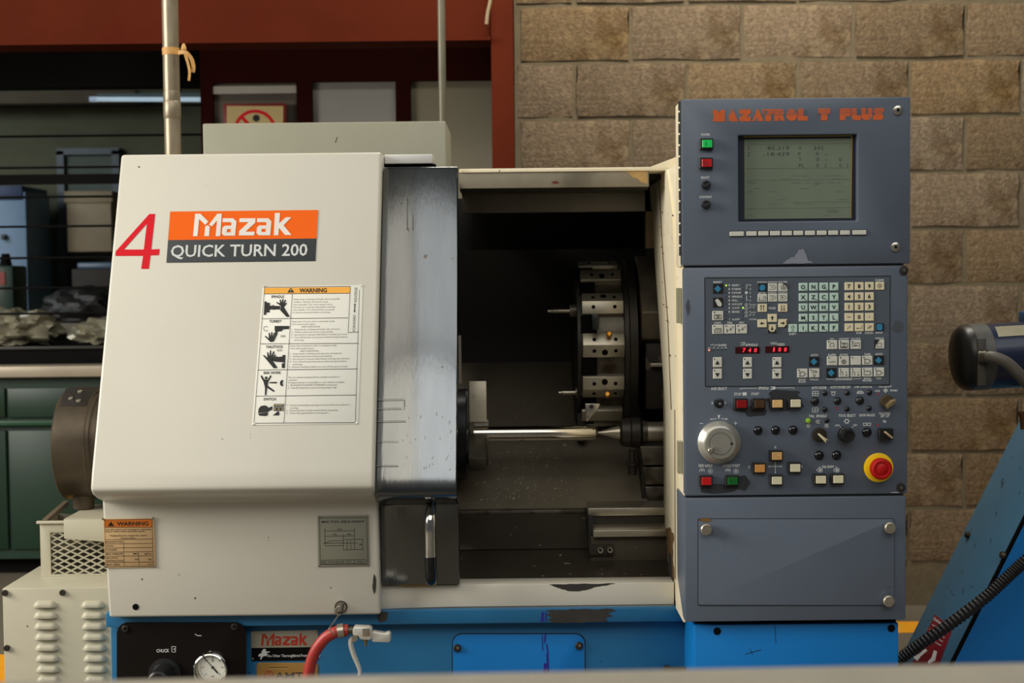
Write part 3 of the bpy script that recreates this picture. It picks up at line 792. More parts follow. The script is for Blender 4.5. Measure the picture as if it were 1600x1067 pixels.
# base
bx0, bx1 = X(165, 970, .155), X(1073, 1010, .19)
zf0, zf1 = Z(800, 951, .155), Z(800, 974, .155)
put('base_flange', B().box(bx0, X(1070, 960, .16), .155, .5, zf1, zf0, .003).mesh(), BLUE, lathe)
base = put('base', B().box(X(173, 1000, .185), bx1, .185, .88, .04, zf1, .003).mesh(), BLUE, lathe)
basep, flp = front(.185), front(.155)
put('base_foot', B().box(X(173, 1000, .185)+.1, bx1-.1, .25, .85, 0, .04).mesh(), BLACKM, lathe)
Print().shape([ragged([(852, 953.2), (905, 951.8), (955, 951), (964, 954.5), (950, 958), (957, 962), (946, 966), (950, 971), (900, 972.6), (864, 972.8), (856, 969), (862, 964), (854, 961), (861, 957)], 1.5)], flp, .0006).put('worn_patch', GRIME, lathe)
Print().poly(blob(597, 963, 9, 9, 3), flp, .0006).put('grime_patch', GRIME, lathe)
PURP = mat('purple_marker', lin(44, 30, 140), .5)
p = Print()
p.line((848, 956), (847, 971), 4, flp, .0008).line((853, 956), (853, 971), 2, flp, .0008)
p.put('marker_stroke', PURP, lathe)
# round-cornered cover on the base
def rrect(x0, y0, x1, y1, r, n=6):
    out = []
    for cx, cy, a in ((x1-r, y0+r, -PI/2), (x1-r, y1-r, 0), (x0+r, y1-r, PI/2), (x0+r, y0+r, PI)):
        out += [(cx + r*math.cos(a + PI/2*k/n), cy + r*math.sin(a + PI/2*k/n)) for k in range(n+1)]
    return out
def rplate(name, plane, x0, y0, x1, y1, r, t, material, parent, bev=.0008):
    return quad_plate(name, plane, rrect(x0, y0, x1, y1, r)[::-1], t, material, parent, bev)
rplate('cover_gap', basep, 706, 989, 915, 1300, 16, .0008, SLATED, lathe, 0)
cv = rplate('base_cover', basep, 707.5, 990.5, 913.5, 1299, 15, .004, BLUEV, lathe)
cvp = front(.181)
for q in ((714.5, 1012), (905, 1008.5)):
    bo = bolt(cv, cvp, *q, 6, IRON, .006)
    Print().disc(q[0]+.5, q[1], 2.2, front(.1735), .001, 6).put('socket', STEEL, bo)
p = Print()
for a in (((852, 990), (851, 1004), 2), ((854, 1006), (856, 1020), 2), ((855, 1020), (857, 1066), 3), ((847, 992), (848, 1016), 1.5), ((852, 1036), (850, 1066), 4)): p.line(a[0], a[1], a[2], cvp, .0008)
p.put('marker_stroke', PURP, cv)
# black chuck-pressure panel
zc = Z(285, 978, .15)
cp = rplate('pressure_panel', flp, 183, 971.5, 385, 1250, 18, .004, BROWNP, lathe)
cpp = front(.151)
for q in ((196, 982), (366.5, 979)):
    bo = bolt(cp, cpp, *q, 5.2, IRON, .004)
    Print().disc(*q, 2.4, front(.147), .0006, 6).put('socket', BLACKM, bo)
p = Print().text('CHUCK', cpp, 254.5, 1016.3, 5.2, width=20, bold=.02)
p.lines([(268.5, 1010), (268.5, 1018.5), (274.5, 1018.5), (274.5, 1015), (271.5, 1015), (271.5, 1013.5), (274.5, 1013.5), (274.5, 1010), (268.5, 1010)], .8, cpp)
p.line((304.5, 990.5), (309, 993), 1, cpp).line((309, 993), (315, 993), 1, cpp).line((322, 1020.5), (329, 1017), .9, cpp).disc(318, 1022, .7, cpp)
p.put('lettering', PRINTW, cp)
def gauge(parent, plane, px, py, r):
    s_ = (plane.hit(px, py)-CAM).length/F; c = plane.hit(px, py); R = r*s_
    g = put('pressure_gauge', B().lathe(c, (0, -1, 0), [(0, R*.96), (.02, R*.96), (.022, R), (.028, R), (.030, R*.93), (.024, R*.86), (.022, R*.85)], 40).mesh(), CHROME, parent)
    dp = front(plane.o.y - .0225)
    Print().disc(px-.5, py+.4, r*.87, dp, .0002, 36).put('dial', mat('dial_white', lin(226, 224, 210), .5, var=.02), g)
    q = Print()
    for k in range(31):
        a = math.radians(135 + 270*k/30)
        l = 5 if k % 5 == 0 else 3
        rr = r*.80
        q.line((px+rr*math.cos(a), py+rr*math.sin(a)), (px+(rr-l*.7)*math.cos(a), py+(rr-l*.7)*math.sin(a)), .5, dp, .0005)
    for k, s in enumerate(('0', '10', '20', '30', '40', '50', '60')):
        a = math.radians(135 + 45*k)
        q.text(s, dp, px + r*.58*math.cos(a), py + r*.58*math.sin(a), 2.2, off=.0005)
    q.text('MPa', dp, px, py + r*.55, 2.2, off=.0005).ring(px, py - r*.42, 1.6, .8, dp, .0005, 10)
    q.put('scale', PRINTK, g)
    q = Print().line((px-13.5, py-15.5), (px+7, py+8), 1.1, dp, .0012).line((px+2, py+2), (px+8, py+9), 2.2, dp, .0012).disc(px, py, 2.2, dp, .0014)
    q.put('needle', PRINTK, g)
gauge(cp, cpp, 332.5, 1042.5, 25.5)
c = cpp.hit(258, 1053)
kn = put('regulator_knob', B().lathe(c, (0, -1, 0), [(0, .034), (.006, .034), (.008, .026), (.02, .024), (.06, .022), (.064, .018)], 28).mesh(), BLACK, cp)
# maker plates on the base
mp = quad_plate('maker_plate', basep, [(393, 1032.5), (497, 1031), (497, 984), (392, 986)], .0015, mat('plate_brushed', lin(176, 172, 152), .35, .4, var=.06), lathe)
Print().poly([(393, 1012), (497, 1010.5), (497, 1031), (393.3, 1032.3)], basep, .0017).put('black_field', BLACKM, mp)
logo(basep, 408, 989, 480.5, 1008.5, mat('logo_red', lin(178, 52, 32), .4, var=.12, vs=60), mp)
Print().text('The Other Thoroughbred From Kentucky', basep, 417, 1024, 4.4, width=84, align='L', off=.0022, bold=.012).put('lettering', PRINTW, mp)
hu = lambda u, v: (380 + u/6.154, 930 + v/6.154)
Print().shape([[hu(*q) for q in ((146, 578), (158, 560), (178, 552), (180, 534), (196, 514), (216, 514), (224, 526), (214, 534), (224, 538), (250, 536), (258, 546), (236, 550), (228, 566), (226, 584), (208, 580), (188, 588), (182, 602), (170, 614), (162, 608), (174, 592), (160, 582), (150, 590))]], basep, .0022).put('horse_emblem', PRINTW, mp)
for q in ((394.5, 988), (494, 987), (395.5, 1028.5), (494, 1027.5)): bolt(mp, basep, *q, 1.8, STEEL, .003, 'rivet')
ap = rplate('association_plate', basep, 401, 1035, 497, 1110, 5, .0015, mat('plate_gold', lin(188, 142, 74), .35, .5, var=.08), lathe)
Print().rect(419, 1039, 449, 1046, basep, .0018).line((408, 1042.5), (490, 1041), 1, basep, .0018).put('ribbon', mat('gold_light', lin(206, 164, 96), .35, .5), ap)
p = Print().text('AMT', basep, 452, 1054.5, 9.5, width=44, off=.002, bold=.03)
p.put('lettering', PRINTK, ap)
p = Print().disc(420.5, 1055, 8, basep, .0018, 24); p.put('seal', mat('seal_red', lin(160, 70, 44), .5), ap)
p = Print()
for k in (-4, 0, 4): p.line((413.5, 1055+k), (427.5, 1055+k*.8), .6, basep, .0022).line((420.5+k, 1048.5), (420.5+k*.8, 1061.5), .6, basep, .0022)
p.put('seal_lines', mat('gold_line', lin(206, 164, 96), .4), ap)
bolt(ap, basep, 407, 1041, 2, STEEL, .003, 'rivet')
# stub pipe at the right end of the base
c = basep.hit(1036, 1042)
put('stub_bolt', B().lathe((c.x, .165, c.z), (1, 0, 0), [(0, .009), (.012, .009), (.012, .005), (.05, .005)], 12).mesh(), IRON, lathe)

# sill of the opening
ys = .165
sx0, sx1 = X(588, 930, ys), X(1053.5, 930, ys)
sill = put('sill', B().box(sx0, sx1, ys, ys + .06, Z(820, 950, ys), Z(820, 912.5, ys), .002).mesh(), IVORY, lathe)
sp = front(ys)
Print().shape([ragged([(858, 912.9), (900, 912.2), (962, 911.2), (948, 914.5), (930, 917), (918, 921), (905, 923.5), (890, 923.5), (876, 919.5), (866, 916)], .9)], sp, .0006).put('worn_patch', GRIME, sill)
Print().poly([(595, 950.8), (1052, 945.2), (1052, 943.8), (700, 948)], sp, .0006).put('grime_line', GRIME, sill)
Print().poly(blob(652, 914, 26, 4, 2), sp, .0005).put('rust_patch', mat('faint_rust', lin(188, 160, 110), .6, var=.1), sill)

# head beam over the opening
hy = .31
hx0, hx1 = X(717.5, 280, hy), X(1014, 280, hy)
put('head_cap', B().box(hx0, X(1064, 262, hy), hy - .004, hy + .42, Z(866, 268.5, hy), Z(866, 262.5, hy), .002).mesh(), CREAM, lathe)
hb_ = put('head_beam', B().box(hx0, hx1, hy, hy + .10, Z(866, 293, hy), Z(866, 268.5, hy), .001).mesh(), mat('worn_grey_beam', lin(128, 120, 102), .5, var=.16, vs=10, stain=(9, .55, .7, lin(96, 88, 74), 2)), lathe)
hp = front(hy)
Print().poly([(975, 267.5), (1012, 266.8), (1012, 287), (1002, 285), (996, 279), (988, 277), (982, 270)], hp, .0006).put('peeled_patch', mat('peeled_tan', lin(172, 138, 84), .7, var=.2, vs=30), hb_)
Print().poly(blob(868, 285, 6, 2.2, 9), hp, .0006).put('rust_spot', mat('rust_red', lin(96, 44, 26), .8), hb_)
iy = .47
put('inner_beam', B().box(hx0, X(1008, 310, iy), iy, iy + .04, Z(866, 331, iy), Z(866, 293, hy), .001).mesh(), mat('inner_grey', lin(88, 82, 72), .5, var=.2, vs=9), lathe)
put('head_gutter', B().box(hx0, hx1, hy + .02, iy, Z(866, 295.5, hy), Z(866, 294, hy)).mesh(), IRON, lathe)
put('door_rail_cover', B().box(X(600.5, 250, .36), X(676, 250, .36), .36, .44, Z(640, 255.5, .36), Z(640, 241, .36), .002).mesh(), mat('rail_cover_white', lin(222, 220, 214), .35, var=.03), lathe)
put('door_rail', B().box(X(598, 250, .37), X(680, 250, .37), .37, .46, Z(640, 263, .36), Z(640, 255.8, .36)).mesh(), BLACKM, lathe)

# right jamb: a side sheet seen through the opening
xjm = .335
jp = PL((xjm, 0, 0), (0, 1, 0), (0, 0, 1))
def jy(px, py): h = jp.hit(px, py); return (h.y, h.z)
J = [jy(*q) for q in ((1013, 265), (1023, 405), (1034, 560), (1040, 640), (1040, 820), (1046, 860), (1054, 912), (1056, 950), (1068, 972), (1058, 900), (1056, 620), (1053.5, 400), (1050, 330), (1042, 265))]
jm = put('side_jamb', B().prism(J, 'x', xjm, xjm + .004).mesh(), CREAM, lathe)
p = Print()
p.shape([ragged([(1040.6, 826), (1047, 824), (1053, 836), (1052, 866), (1054, 906), (1051, 906), (1047, 876), (1042, 850)], 1.2)], jp, .0008)
p.lines([(1029, 268), (1036, 400), (1043.5, 500), (1049, 640)], 1.1, jp, .0006)
for k in range(26):
    t = random.random(); y = 300 + 260*t
    p.disc(1031 + 14*t + random.uniform(-3.5, 3.5), y, random.uniform(.5, 1.2), jp, .0006, 6)
p.put('rust_stain', RUST, jm)
Print().poly([(1045, 862), (1049.5, 866), (1052, 905), (1050, 907), (1046, 880)], jp, .0012).put('soot_stain', GRIME, jm)
Print().lines([(1054.6, 640), (1055.5, 905)], .8, jp, .0008).put('seam', RUST, jm)
ts = quad_plate('top_gusset', front(.31), [(1013, 262), (1062, 262), (1062, 243)], .004, CREAM, lathe, 0)
c0 = at(1009, 330, .58)
put('jamb_angle', B().box(X(1009, 360, .58), X(1030, 360, .58), .58, .60, Z(1018, 388, .58), Z(1018, 330, .58), .002).mesh(), mat('angle_tan', lin(150, 128, 90), .6, var=.25, vs=20), lathe)

# chamber lining
ix0, ix1 = -.168, .62
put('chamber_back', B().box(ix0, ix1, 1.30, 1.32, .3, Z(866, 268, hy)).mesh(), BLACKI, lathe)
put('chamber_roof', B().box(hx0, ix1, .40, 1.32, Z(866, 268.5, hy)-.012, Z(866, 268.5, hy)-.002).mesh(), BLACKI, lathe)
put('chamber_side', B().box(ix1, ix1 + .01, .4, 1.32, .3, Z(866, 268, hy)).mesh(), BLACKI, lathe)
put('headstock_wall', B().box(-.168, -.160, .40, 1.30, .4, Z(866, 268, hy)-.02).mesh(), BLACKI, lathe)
yl, zl = .50, Z(820, 799, .50)
za = Z(820, 566, 1.02)
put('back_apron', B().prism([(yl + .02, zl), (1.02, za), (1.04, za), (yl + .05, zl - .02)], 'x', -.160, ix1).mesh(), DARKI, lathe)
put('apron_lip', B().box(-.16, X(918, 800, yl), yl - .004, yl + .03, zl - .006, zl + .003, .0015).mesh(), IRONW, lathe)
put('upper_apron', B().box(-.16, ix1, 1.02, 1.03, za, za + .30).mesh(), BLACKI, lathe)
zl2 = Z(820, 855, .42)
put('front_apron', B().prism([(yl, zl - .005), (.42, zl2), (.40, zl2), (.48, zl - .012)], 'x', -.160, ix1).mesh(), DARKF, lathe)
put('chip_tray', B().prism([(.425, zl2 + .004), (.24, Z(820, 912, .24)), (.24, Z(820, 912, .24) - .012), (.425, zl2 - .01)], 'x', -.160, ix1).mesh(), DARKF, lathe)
p = front(.41)
rng = random.Random(3)
drops = B()
pa_ = PL((0, yl + .02, zl), (1, 0, 0), (0, 1.02 - yl - .02, za - zl))
pf_ = PL((0, yl, zl - .005), (1, 0, 0), (0, yl - .42, zl - .005 - zl2))
for k in range(190):
    if k < 130: pl, px, py = pa_, rng.gauss(815, 55), rng.uniform(695, 790)
    else: pl, px, py = pf_, rng.uniform(725, 912), rng.uniform(803, 850)
    if not 722 < px < 915: continue
    c = pl.hit(px, py)
    bmesh.ops.create_icosphere(drops.bm, subdivisions=1, radius=rng.uniform(.0008, .0022), matrix=Matrix.Translation(c + pl.n*.0005) @ Matrix.Diagonal((rng.uniform(.6, 1.6), 1, rng.uniform(.5, 1.2), 1)))
o = put('metal_chips', drops.mesh(), mat('bright_chips', lin(190, 182, 162), .4, .3, var=.05), lathe); o['kind'] = 'stuff'
# box ways on the right of the chamber
for n_, x0, x1, y0, y1, Y, dep, m in (('way_rail', 919, 1060, 793.5, 805.5, .40, .10, STEELB), ('way_rail', 927, 1060, 828, 839, .33, .12, STEELB)):
    put(n_, B().box(X(x0, y0, Y), X(x1, y0, Y), Y, Y + dep, Z(980, y1, Y), Z(980, y0, Y), .0015).mesh(), m, lathe)
put('way_recess', B().box(X(921, 815, .405), X(1062, 815, .405), .405, .5, Z(980, 830, .405), Z(980, 804, .405)).mesh(), IRON, lathe)
wb = put('way_block', B().box(X(923, 870, .345), X(1060, 870, .345), .345, .5, Z(980, 925, .345), Z(980, 838, .345), .002).mesh(), mat('way_block_dark', lin(72, 64, 50), .5, .3, var=.15, vs=8, speck=(90, .68, .72, lin(130, 120, 96), 3)), lathe)
put('way_edge', B().box(X(919, 850, .38), X(926, 850, .38), .36, .5, Z(923, 920, .38), Z(923, 806, .38)).mesh(), BLACKI, lathe)
br = put('clamp_bracket', B().prism([(X(919, 850, .34), Z(919, 842, .34)), (X(924, 850, .34), Z(924, 851, .34)), (X(958, 855, .34), Z(958, 851, .34)), (X(958, 855, .34), Z(958, 867, .34)), (X(922, 850, .34), Z(922, 867, .34))], 'y', .337, .346).mesh(), IRON, lathe)
for q in ((938, 859.5), (953, 859)):
    bo = bolt(br, front(.337), *q, 5, STEELB, .008)
    Print().disc(q[0], q[1], 2.4, front(.329), .0006, 6).put('socket', BLACKM, bo)
#@@DOOR

# ================================================================== sliding door
dz1, dzf = Z(650, 261.5, GT + .035), Z(650, 742, GB + .035)
dxr = (X(716.5, 262, GT + .035) + X(713, 740, GB + .035))/2
door = thing('sliding_door', 'worn slate sheet metal sliding door with chrome handle beside the white guard', 'door', ((dxr + gxr)/2 - .1, .2, zlow))
pr = guard_profile(.035, dz1, dzf, Z(650, 914, .15), .13, .15, .0)
k = next(i for i, q in enumerate(pr) if i)
outer = pr[1:-1]
inner = [(y + .03, z) for y, z in outer]
inner[0] = (inner[0][0], inner[0][1] - .0); 
dm = B().prism(outer + inner[::-1], 'x', gxr + .0015, dxr)
put('panel', dm.mesh(bev=.003, seg=2, smooth=40), DOORM, door)
dlp = front(.138)
put('edge_clip', B().box(dxr + .0005, dxr + .006, .215, .235, Z(717, 600, .2), Z(717, 525, .2)).mesh(), STEELB, door)
hx = X(672.5, 850, .08)
hz0, hz1 = Z(672, 905, .085), Z(672, 803, .085)
path = smooth_path([(hx, .145, hz1 + .006), (hx, .115, hz1 + .006), (hx, .088, hz1 - .004), (hx, .080, hz1 - .025), (hx, .080, (hz0+hz1)/2), (hx, .080, hz0 + .02), (hx, .090, hz0), (hx, .115, hz0 - .008), (hx, .147, hz0 - .008)], 5)
hd = put('handle', B().tube(path, .0115, 14).mesh(), CHROME, door)
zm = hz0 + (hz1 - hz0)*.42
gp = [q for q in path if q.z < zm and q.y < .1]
put('black_sleeve', B().tube(gp, .0122, 14).mesh(), BLACKG, hd)  # black tube round the lower part of the handle
put('handle_rosette', B().lathe((hx, .142, hz1 + .006), (0, -1, 0), [(0, .018), (.004, .018), (.006, .013)], 20).mesh(), STEELB, hd)
slp2 = PL((0, GB + .0335, zB), (1, 0, 0), (0, GT - GB, zT - zB))
p = Print()
for a, c, w in (((589, 625), (631, 624), .9), ((589, 639), (627, 638), .9), ((589, 659), (634, 658), 1), ((632, 624), (631, 640), .8), ((586, 728), (622, 728), 1), ((589, 690), (622, 690), .6), ((645, 331), (645, 357), .8), ((636, 305), (636, 356), .8)):
    p.line(a, c, w, slp2, .0035)
for k in range(26):
    x, y = random.uniform(620, 708), random.uniform(630, 735)
    p.line((x, y), (x + random.uniform(-3, 3), y + random.uniform(-5, 5)), .6, slp2, .0035)
p.put('scratches', mat('scratch_grey', lin(112, 109, 102), .5, .5), door)

# ================================================================== chuck, bar, tailstock, turret
YA = .56
zA = Z(850, 677, YA)
def rad(phi, r, t):                                # radial / tangential offset to y,z ; phi 0 = towards the camera, 90 = up
    c, s = math.cos(phi), math.sin(phi)
    return (YA - (r*c - t*s), zA + r*s + t*c)
ck = thing('lathe_chuck', 'dark three-jaw chuck gripping the steel bar', 'chuck', (X(722, 677, YA), YA, zA))
xk0, xk1 = X(700, 677, YA), X(730.5, 677, YA - .08)
put('body', B().lathe((-.159, YA, zA), (1, 0, 0), [(0, .105), (xk1 + .159 - .004, .107), (xk1 + .159, .103), (xk1 + .159, .02)], 64).mesh(), mat('chuck_dark', lin(60, 60, 62), .3, .7, var=.2, vs=6), ck)
def jaw(phi, m, x0, x1, r0, r1, w, name='jaw', bev=.0015):
    q = B()
    P = [(r0, -w), (r1, -w), (r1, w), (r0, w)]
    q.prism([rad(phi, *c) for c in P], 'x', x0, x1)
    return put(name, q.mesh(bev=bev), m, ck)
xj0, xj1 = X(733, 640, YA - .02), X(760, 640, YA - .02)
JAWM = mat('jaw_steel_lit', lin(196, 186, 164), .45, .45, var=.12, vs=30)  # upper jaw: the light falling on it is put into the steel colour
JAWD = mat('jaw_steel_shaded', lin(92, 86, 74), .4, .6, var=.2, vs=20)  # same jaw steel with the shade put into its colour
for i, ph in enumerate((96, -28, 216)):
    a = math.radians(ph)
    jw = jaw(a, JAWM if i == 0 else JAWD, xj0, xj1, .028, .124, .017)
    q = B().prism([rad(a, *c) for c in ((.018, -.016), (.098, -.016), (.098, .016), (.018, .016))], 'x', xk1 - .002, xj0 + .001)
    put('base_jaw', q.mesh(), IRON, jw)
    q = B().prism([rad(a, *c) for c in ((.0185, -.010), (.034, -.010), (.034, .010), (.0185, .010))], 'x', xj0 + .012, xj1 + .004)
    put('jaw_step', q.mesh(), STEELB, jw)
    if i == 0:
        jf = front(rad(a, .06, 0)[0] - .0175)
        Print().text('2', jf, 740, 619, 3.6, off=.0012).put('number', PRINTK, jw)
xb0, xb1 = xj0 + .01, X(932, 677, YA)
bar = thing('steel_bar', 'polished round steel bar held between chuck and live centre', 'bar', ((xb0 + xb1)/2, YA, zA))
put('shaft', B().lathe((xb0, YA, zA), (1, 0, 0), [(0, .0175), (xb1 - xb0 - .004, .0175), (xb1 - xb0, .0155)], 40).mesh(), mat('turned_bar', lin(214, 206, 190), .16, 1., var=.06, vs=30, stretch=(30, 1, 1), speck=(70, .70, .72, lin(60, 56, 50), 3)), bar)
put('chamfer', B().lathe((xb1 - .0005, YA, zA), (1, 0, 0), [(0, .0155), (.003, .012)], 32).mesh(), STEELB, bar)

ts = thing('tailstock', 'dark tailstock with live centre supporting the bar end', 'tailstock', (X(1020, 720, YA), YA, .45))
L0 = xb1 + .001
d = lambda px: X(px, 677, YA) - L0
put('centre_point', B().lathe((L0, YA, zA), (1, 0, 0), [(0, .003), (d(938), .004), (d(956), .012), (d(969), .0165)], 28).mesh(), STEELB, ts)
put('live_centre', B().lathe((L0, YA, zA), (1, 0, 0), [(d(968), .026), (d(971), .032), (d(984), .035), (d(985), .033), (d(986), .036), (d(999), .036), (d(1003), .030), (d(1003), .022), (d(1010), .022)], 36).mesh(), IRON, ts)
put('collar', B().lathe((L0, YA, zA), (1, 0, 0), [(d(1003), .027), (d(1011), .027)], 30).mesh(), IRONW, ts)
put('quill', B().lathe((L0, YA, zA), (1, 0, 0), [(d(1009), .0245), (d(1100), .0245)], 36).mesh(), STEELB, ts)
ty = YA - .03
for i, (y0, y1, xa_) in enumerate(((697, 727, 1000), (730, 758, 1004), (761, 788, 1008))):
    put('casting_rib', B().prism([(X(xa_, y0, ty), Z(1020, y0, ty)), (X(1080, y0, ty), Z(1020, y0, ty)), (X(1080, y1, ty), Z(1020, y1, ty)), (X(xa_ + 5, y1, ty), Z(1020, y1, ty))], 'y', ty + i*.006, ty + .1).mesh(bev=.003), IRONW, ts)
put('casting', B().box(X(1002, 740, ty + .03), X(1090, 740, ty + .03), ty + .02, ty + .2, zl - .02, Z(1020, 690, ty)).mesh(), IRON, ts)
c = at(988, 725, ty)
put('clamp_stud', B().lathe((c.x, c.y, c.z - .025), (0, 0, 1), [(0, .010), (.02, .010), (.022, .014), (.028, .014), (.03, .008), (.06, .008)], 16).mesh(), IRON, ts)

YT = .80
zTu = Z(940, 540, YT)
RT = .212
xt0, xt1 = X(911, 546, .59), X(977, 546, .59)
tu = thing('tool_turret', 'twelve-station steel tool turret with bright tool blocks', 'turret', ((xt0 + xt1)/2, YT, zTu))
def tr(a, r): return (YT - r*math.cos(a), zTu + r*math.sin(a))
drum = []
for k in range(12):
    a0 = math.radians(3 + 30*k)
    for da in (-15, -7, 7):
        drum.append(tr(a0 + math.radians(da), RT*.885))
put('drum', B().prism(drum, 'x', xt0 + .006, xt1).mesh(), IRONW, tu)
put('face_plate', B().prism([tr(math.radians(3 + 30*k + 15), RT*.92) for k in range(12)], 'x', xt0 - .012, xt0 + .006).mesh(bev=.002), IRON, tu)
put('rear_ring', B().lathe((xt1 + .001, YT, zTu), (1, 0, 0), [(0, RT*.97), (.010, RT*.98), (.012, RT*1.02), (.03, RT*1.02)], 72).mesh(), IRON, tu)
TBM = mat('tool_block_steel', lin(178, 170, 150), .36, .7, var=.1, vs=14)
for k in range(12):
    a0 = math.radians(3 + 30*k)
    w1, w2 = math.radians(8.2), math.radians(8.6)
    q = B().prism([tr(a0 - w2, RT*.88), tr(a0 - w1, RT*.955), tr(a0, RT*1.0), tr(a0 + w1, RT*.955), tr(a0 + w2, RT*.88)], 'x', xt0, xt1 - .001)
    blk = put('tool_block', q.mesh(bev=.0012), TBM, tu)
    hm = B()
    if -1 <= ((k + 1) % 12) - 1 <= 4:
        for sgn in (-1, 1):
            am = a0 + sgn*w1*.52
            p0, p1 = Vector((0, *tr(a0, RT))), Vector((0, *tr(a0 + sgn*w1, RT*.955)))
            e = (p1 - p0).normalized(); nrm = e.cross(Vector((1, 0, 0)))
            mid = (p0 + p1)/2
            if nrm.dot(mid - Vector((0, YT, zTu))) < 0: nrm = -nrm
            for fx, rr in ((.27, .0046), (.78, .0046)) + (((.52, .0075),) if (sgn < 0) == (k % 2 == 0) else ()):
                c = mid + Vector((xt0 + (xt1 - xt0)*fx, 0, 0)) + e*(-.001 if rr < .006 else .003)
                hm.lathe(c + nrm*.0001, nrm, [(0, rr), (.0006, rr)], 12)
        put('screw_hole', hm.mesh(), BLACKM, blk)['kind'] = 'stuff'
    # black clamp pockets between the blocks on the tool side
    a1 = a0 + math.radians(15)
    q = B().prism([tr(a1 - math.radians(6.2), RT*.885), tr(a1 - math.radians(6.2), RT*.93), tr(a1 + math.radians(6.2), RT*.93), tr(a1 + math.radians(6.2), RT*.885)], 'x', xt0 - .004, xt0 + .034)
    put('tool_pocket', q.mesh(bev=.001), BLACKM, tu)
for px, py in ((952, 525), (949, 619)):
    c = at(px, py, .585)
    put('coolant_plug', B().lathe(c + Vector((0, .012, 0)), (0, -1, .35), [(0, .007), (.016, .007), (.018, .005)], 6).mesh(), mat('brass_plug', lin(206, 140, 44), .4, .6, var=.2, vs=60), tu)
# boring bars that point at the chuck
for x0, x1, x2, y, r1, r2 in ((856, 890, 913, 485.5, .0050, .0165), (873, 899, 914, 613, .0055, .014)):
    Yb = .66
    c = at(x2, y, Yb)
    l1, l2 = X(x2, y, Yb) - X(x1, y, Yb), X(x2, y, Yb) - X(x0, y, Yb)
    bb = put('boring_bar', B().lathe(c, (-1, 0, 0), [(0, r1), (l2*.86, r1), (l2*.88, r1*.75), (l2, r1*.7)], 16).mesh(), STEELB, tu)
    put('holder_sleeve', B().lathe(c, (-1, 0, 0), [(-.01, r2*1.25), (l1*.45, r2*1.25), (l1*.45, r2), (l1, r2*.95)], 24).mesh(), IRONW, bb)
Yh = .575
th = put('tool_holder', quad_plate('tmp', front(Yh), [(914, 630), (937, 630), (935, 636), (918, 657), (915, 657)], .016, STEEL, None, .001).data, STEEL, tu)
bpy.data.objects.remove(bpy.data.objects['tmp'])
bolt(th, front(Yh - .016), 924, 635, 3.2, IRON, .004, 'clamp_screw')
put('insert', B().lathe(at(918.5, 651, Yh - .016), (0, -1, 0), [(0, .006), (.004, .005)], 3).mesh(), CHROME, th)
put('wedge_clamp', B().box(X(925, 505, .56), X(936, 505, .56), .56, .62, Z(930, 515, .56), Z(930, 491, .56), .002).mesh(), BLACK, tu)
put('turret_slide', B().prism([(X(902, 640, .70), Z(910, 625, .70)), (X(915, 625, .7), Z(915, 625, .7)), (X(915, 625, .7), Z(915, 690, .7)), (X(902, 690, .7), Z(902, 690, .7))], 'y', .70, .74).mesh(bev=.002), IRON, tu)
# turret housing to the right
th = thing('turret_housing', 'dark oily casting that carries the tool turret', 'machine casting', (X(1040, 546, .8), .95, .6))
xh0, xh1 = xt1 + .032, .60
HB = mat('housing_black', lin(66, 60, 51), .5, .3, var=.25, vs=9)
put('body', B().prism([(.72, Z(1000, 345, .72)), (1.1, Z(1000, 330, 1.1)), (1.1, .6), (.72, .6)], 'x', xh0 + .06, xh1).mesh(bev=.008), HB, th)
put('front_shoulder', B().prism([(.60, Z(1010, 488, .60)), (.72, Z(1010, 400, .72)), (.8, Z(1010, 400, .8)), (.8, Z(1010, 560, .8)), (.62, Z(1010, 530, .62))], 'x', xh0 + .008, xh1).mesh(bev=.004), mat('shoulder_worn', lin(108, 98, 82), .5, .35, var=.3, vs=14, stain=(22, .56, .62, lin(120, 106, 80), 5)), th)
put('lower_block', B().box(xh0 + .02, xh1, .64, .8, Z(1010, 640, .64), Z(1010, 535, .64), .004).mesh(), mat('lower_worn', lin(48, 42, 34), .5, .3, var=.3, vs=12, stain=(18, .58, .62, lin(110, 96, 70), 9)), th)
put('ledge', B().box(xh0 + .03, xh1, .62, .66, Z(1010, 573, .62), Z(1010, 568, .62), .001).mesh(), STEELB, th)

# ================================================================== air gun on its red hose
Yg = .055
ag = thing('air_blow_gun', 'silver air blow gun on a red hose hanging from the guard', 'air gun', at(575, 990, Yg))
gf = front(Yg)
ALU = mat('cast_aluminium', lin(228, 224, 212), .34, .55, var=.1, vs=40, bump=.15, bs=120)
def slab(name, pix, y0, y1, m, par, bev=.002):
    return put(name, B().prism([(X(a, c, (y0+y1)/2), Z(a, c, (y0+y1)/2)) for a, c in pix], 'y', y0, y1).mesh(bev=bev), m, par)
gu = lambda u, v: (380 + u/6.154, 930 + v/6.154)
body = slab('gun_body', [gu(*q) for q in ((1058, 310), (1072, 290), (1225, 296), (1246, 320), (1242, 410), (1215, 420), (1128, 414), (1108, 378), (1056, 370))], Yg - .012, Yg + .012, ALU, ag, .003)
slab('maker_panel', [gu(*q) for q in ((1144, 318), (1214, 314), (1220, 388), (1148, 392))], Yg - .0135, Yg - .0115, STEELB, body, .0006)
slab('nozzle', [gu(*q) for q in ((1240, 340), (1262, 338), (1370, 358), (1400, 342), (1424, 358), (1422, 438), (1396, 446), (1240, 440))], Yg - .009, Yg + .009, ALU, ag, .003)
lp = smooth_path([at(*gu(*q), Yg) for q in ((1075, 418), (1040, 430), (1040, 490), (1066, 580), (1104, 670), (1122, 730), (1114, 770))], 6)
lv = put('lever', B().tube(lp, .004, 10, [.0066 - .0030*i/(len(lp)-1) for i in range(len(lp))]).mesh(), ALU, ag)
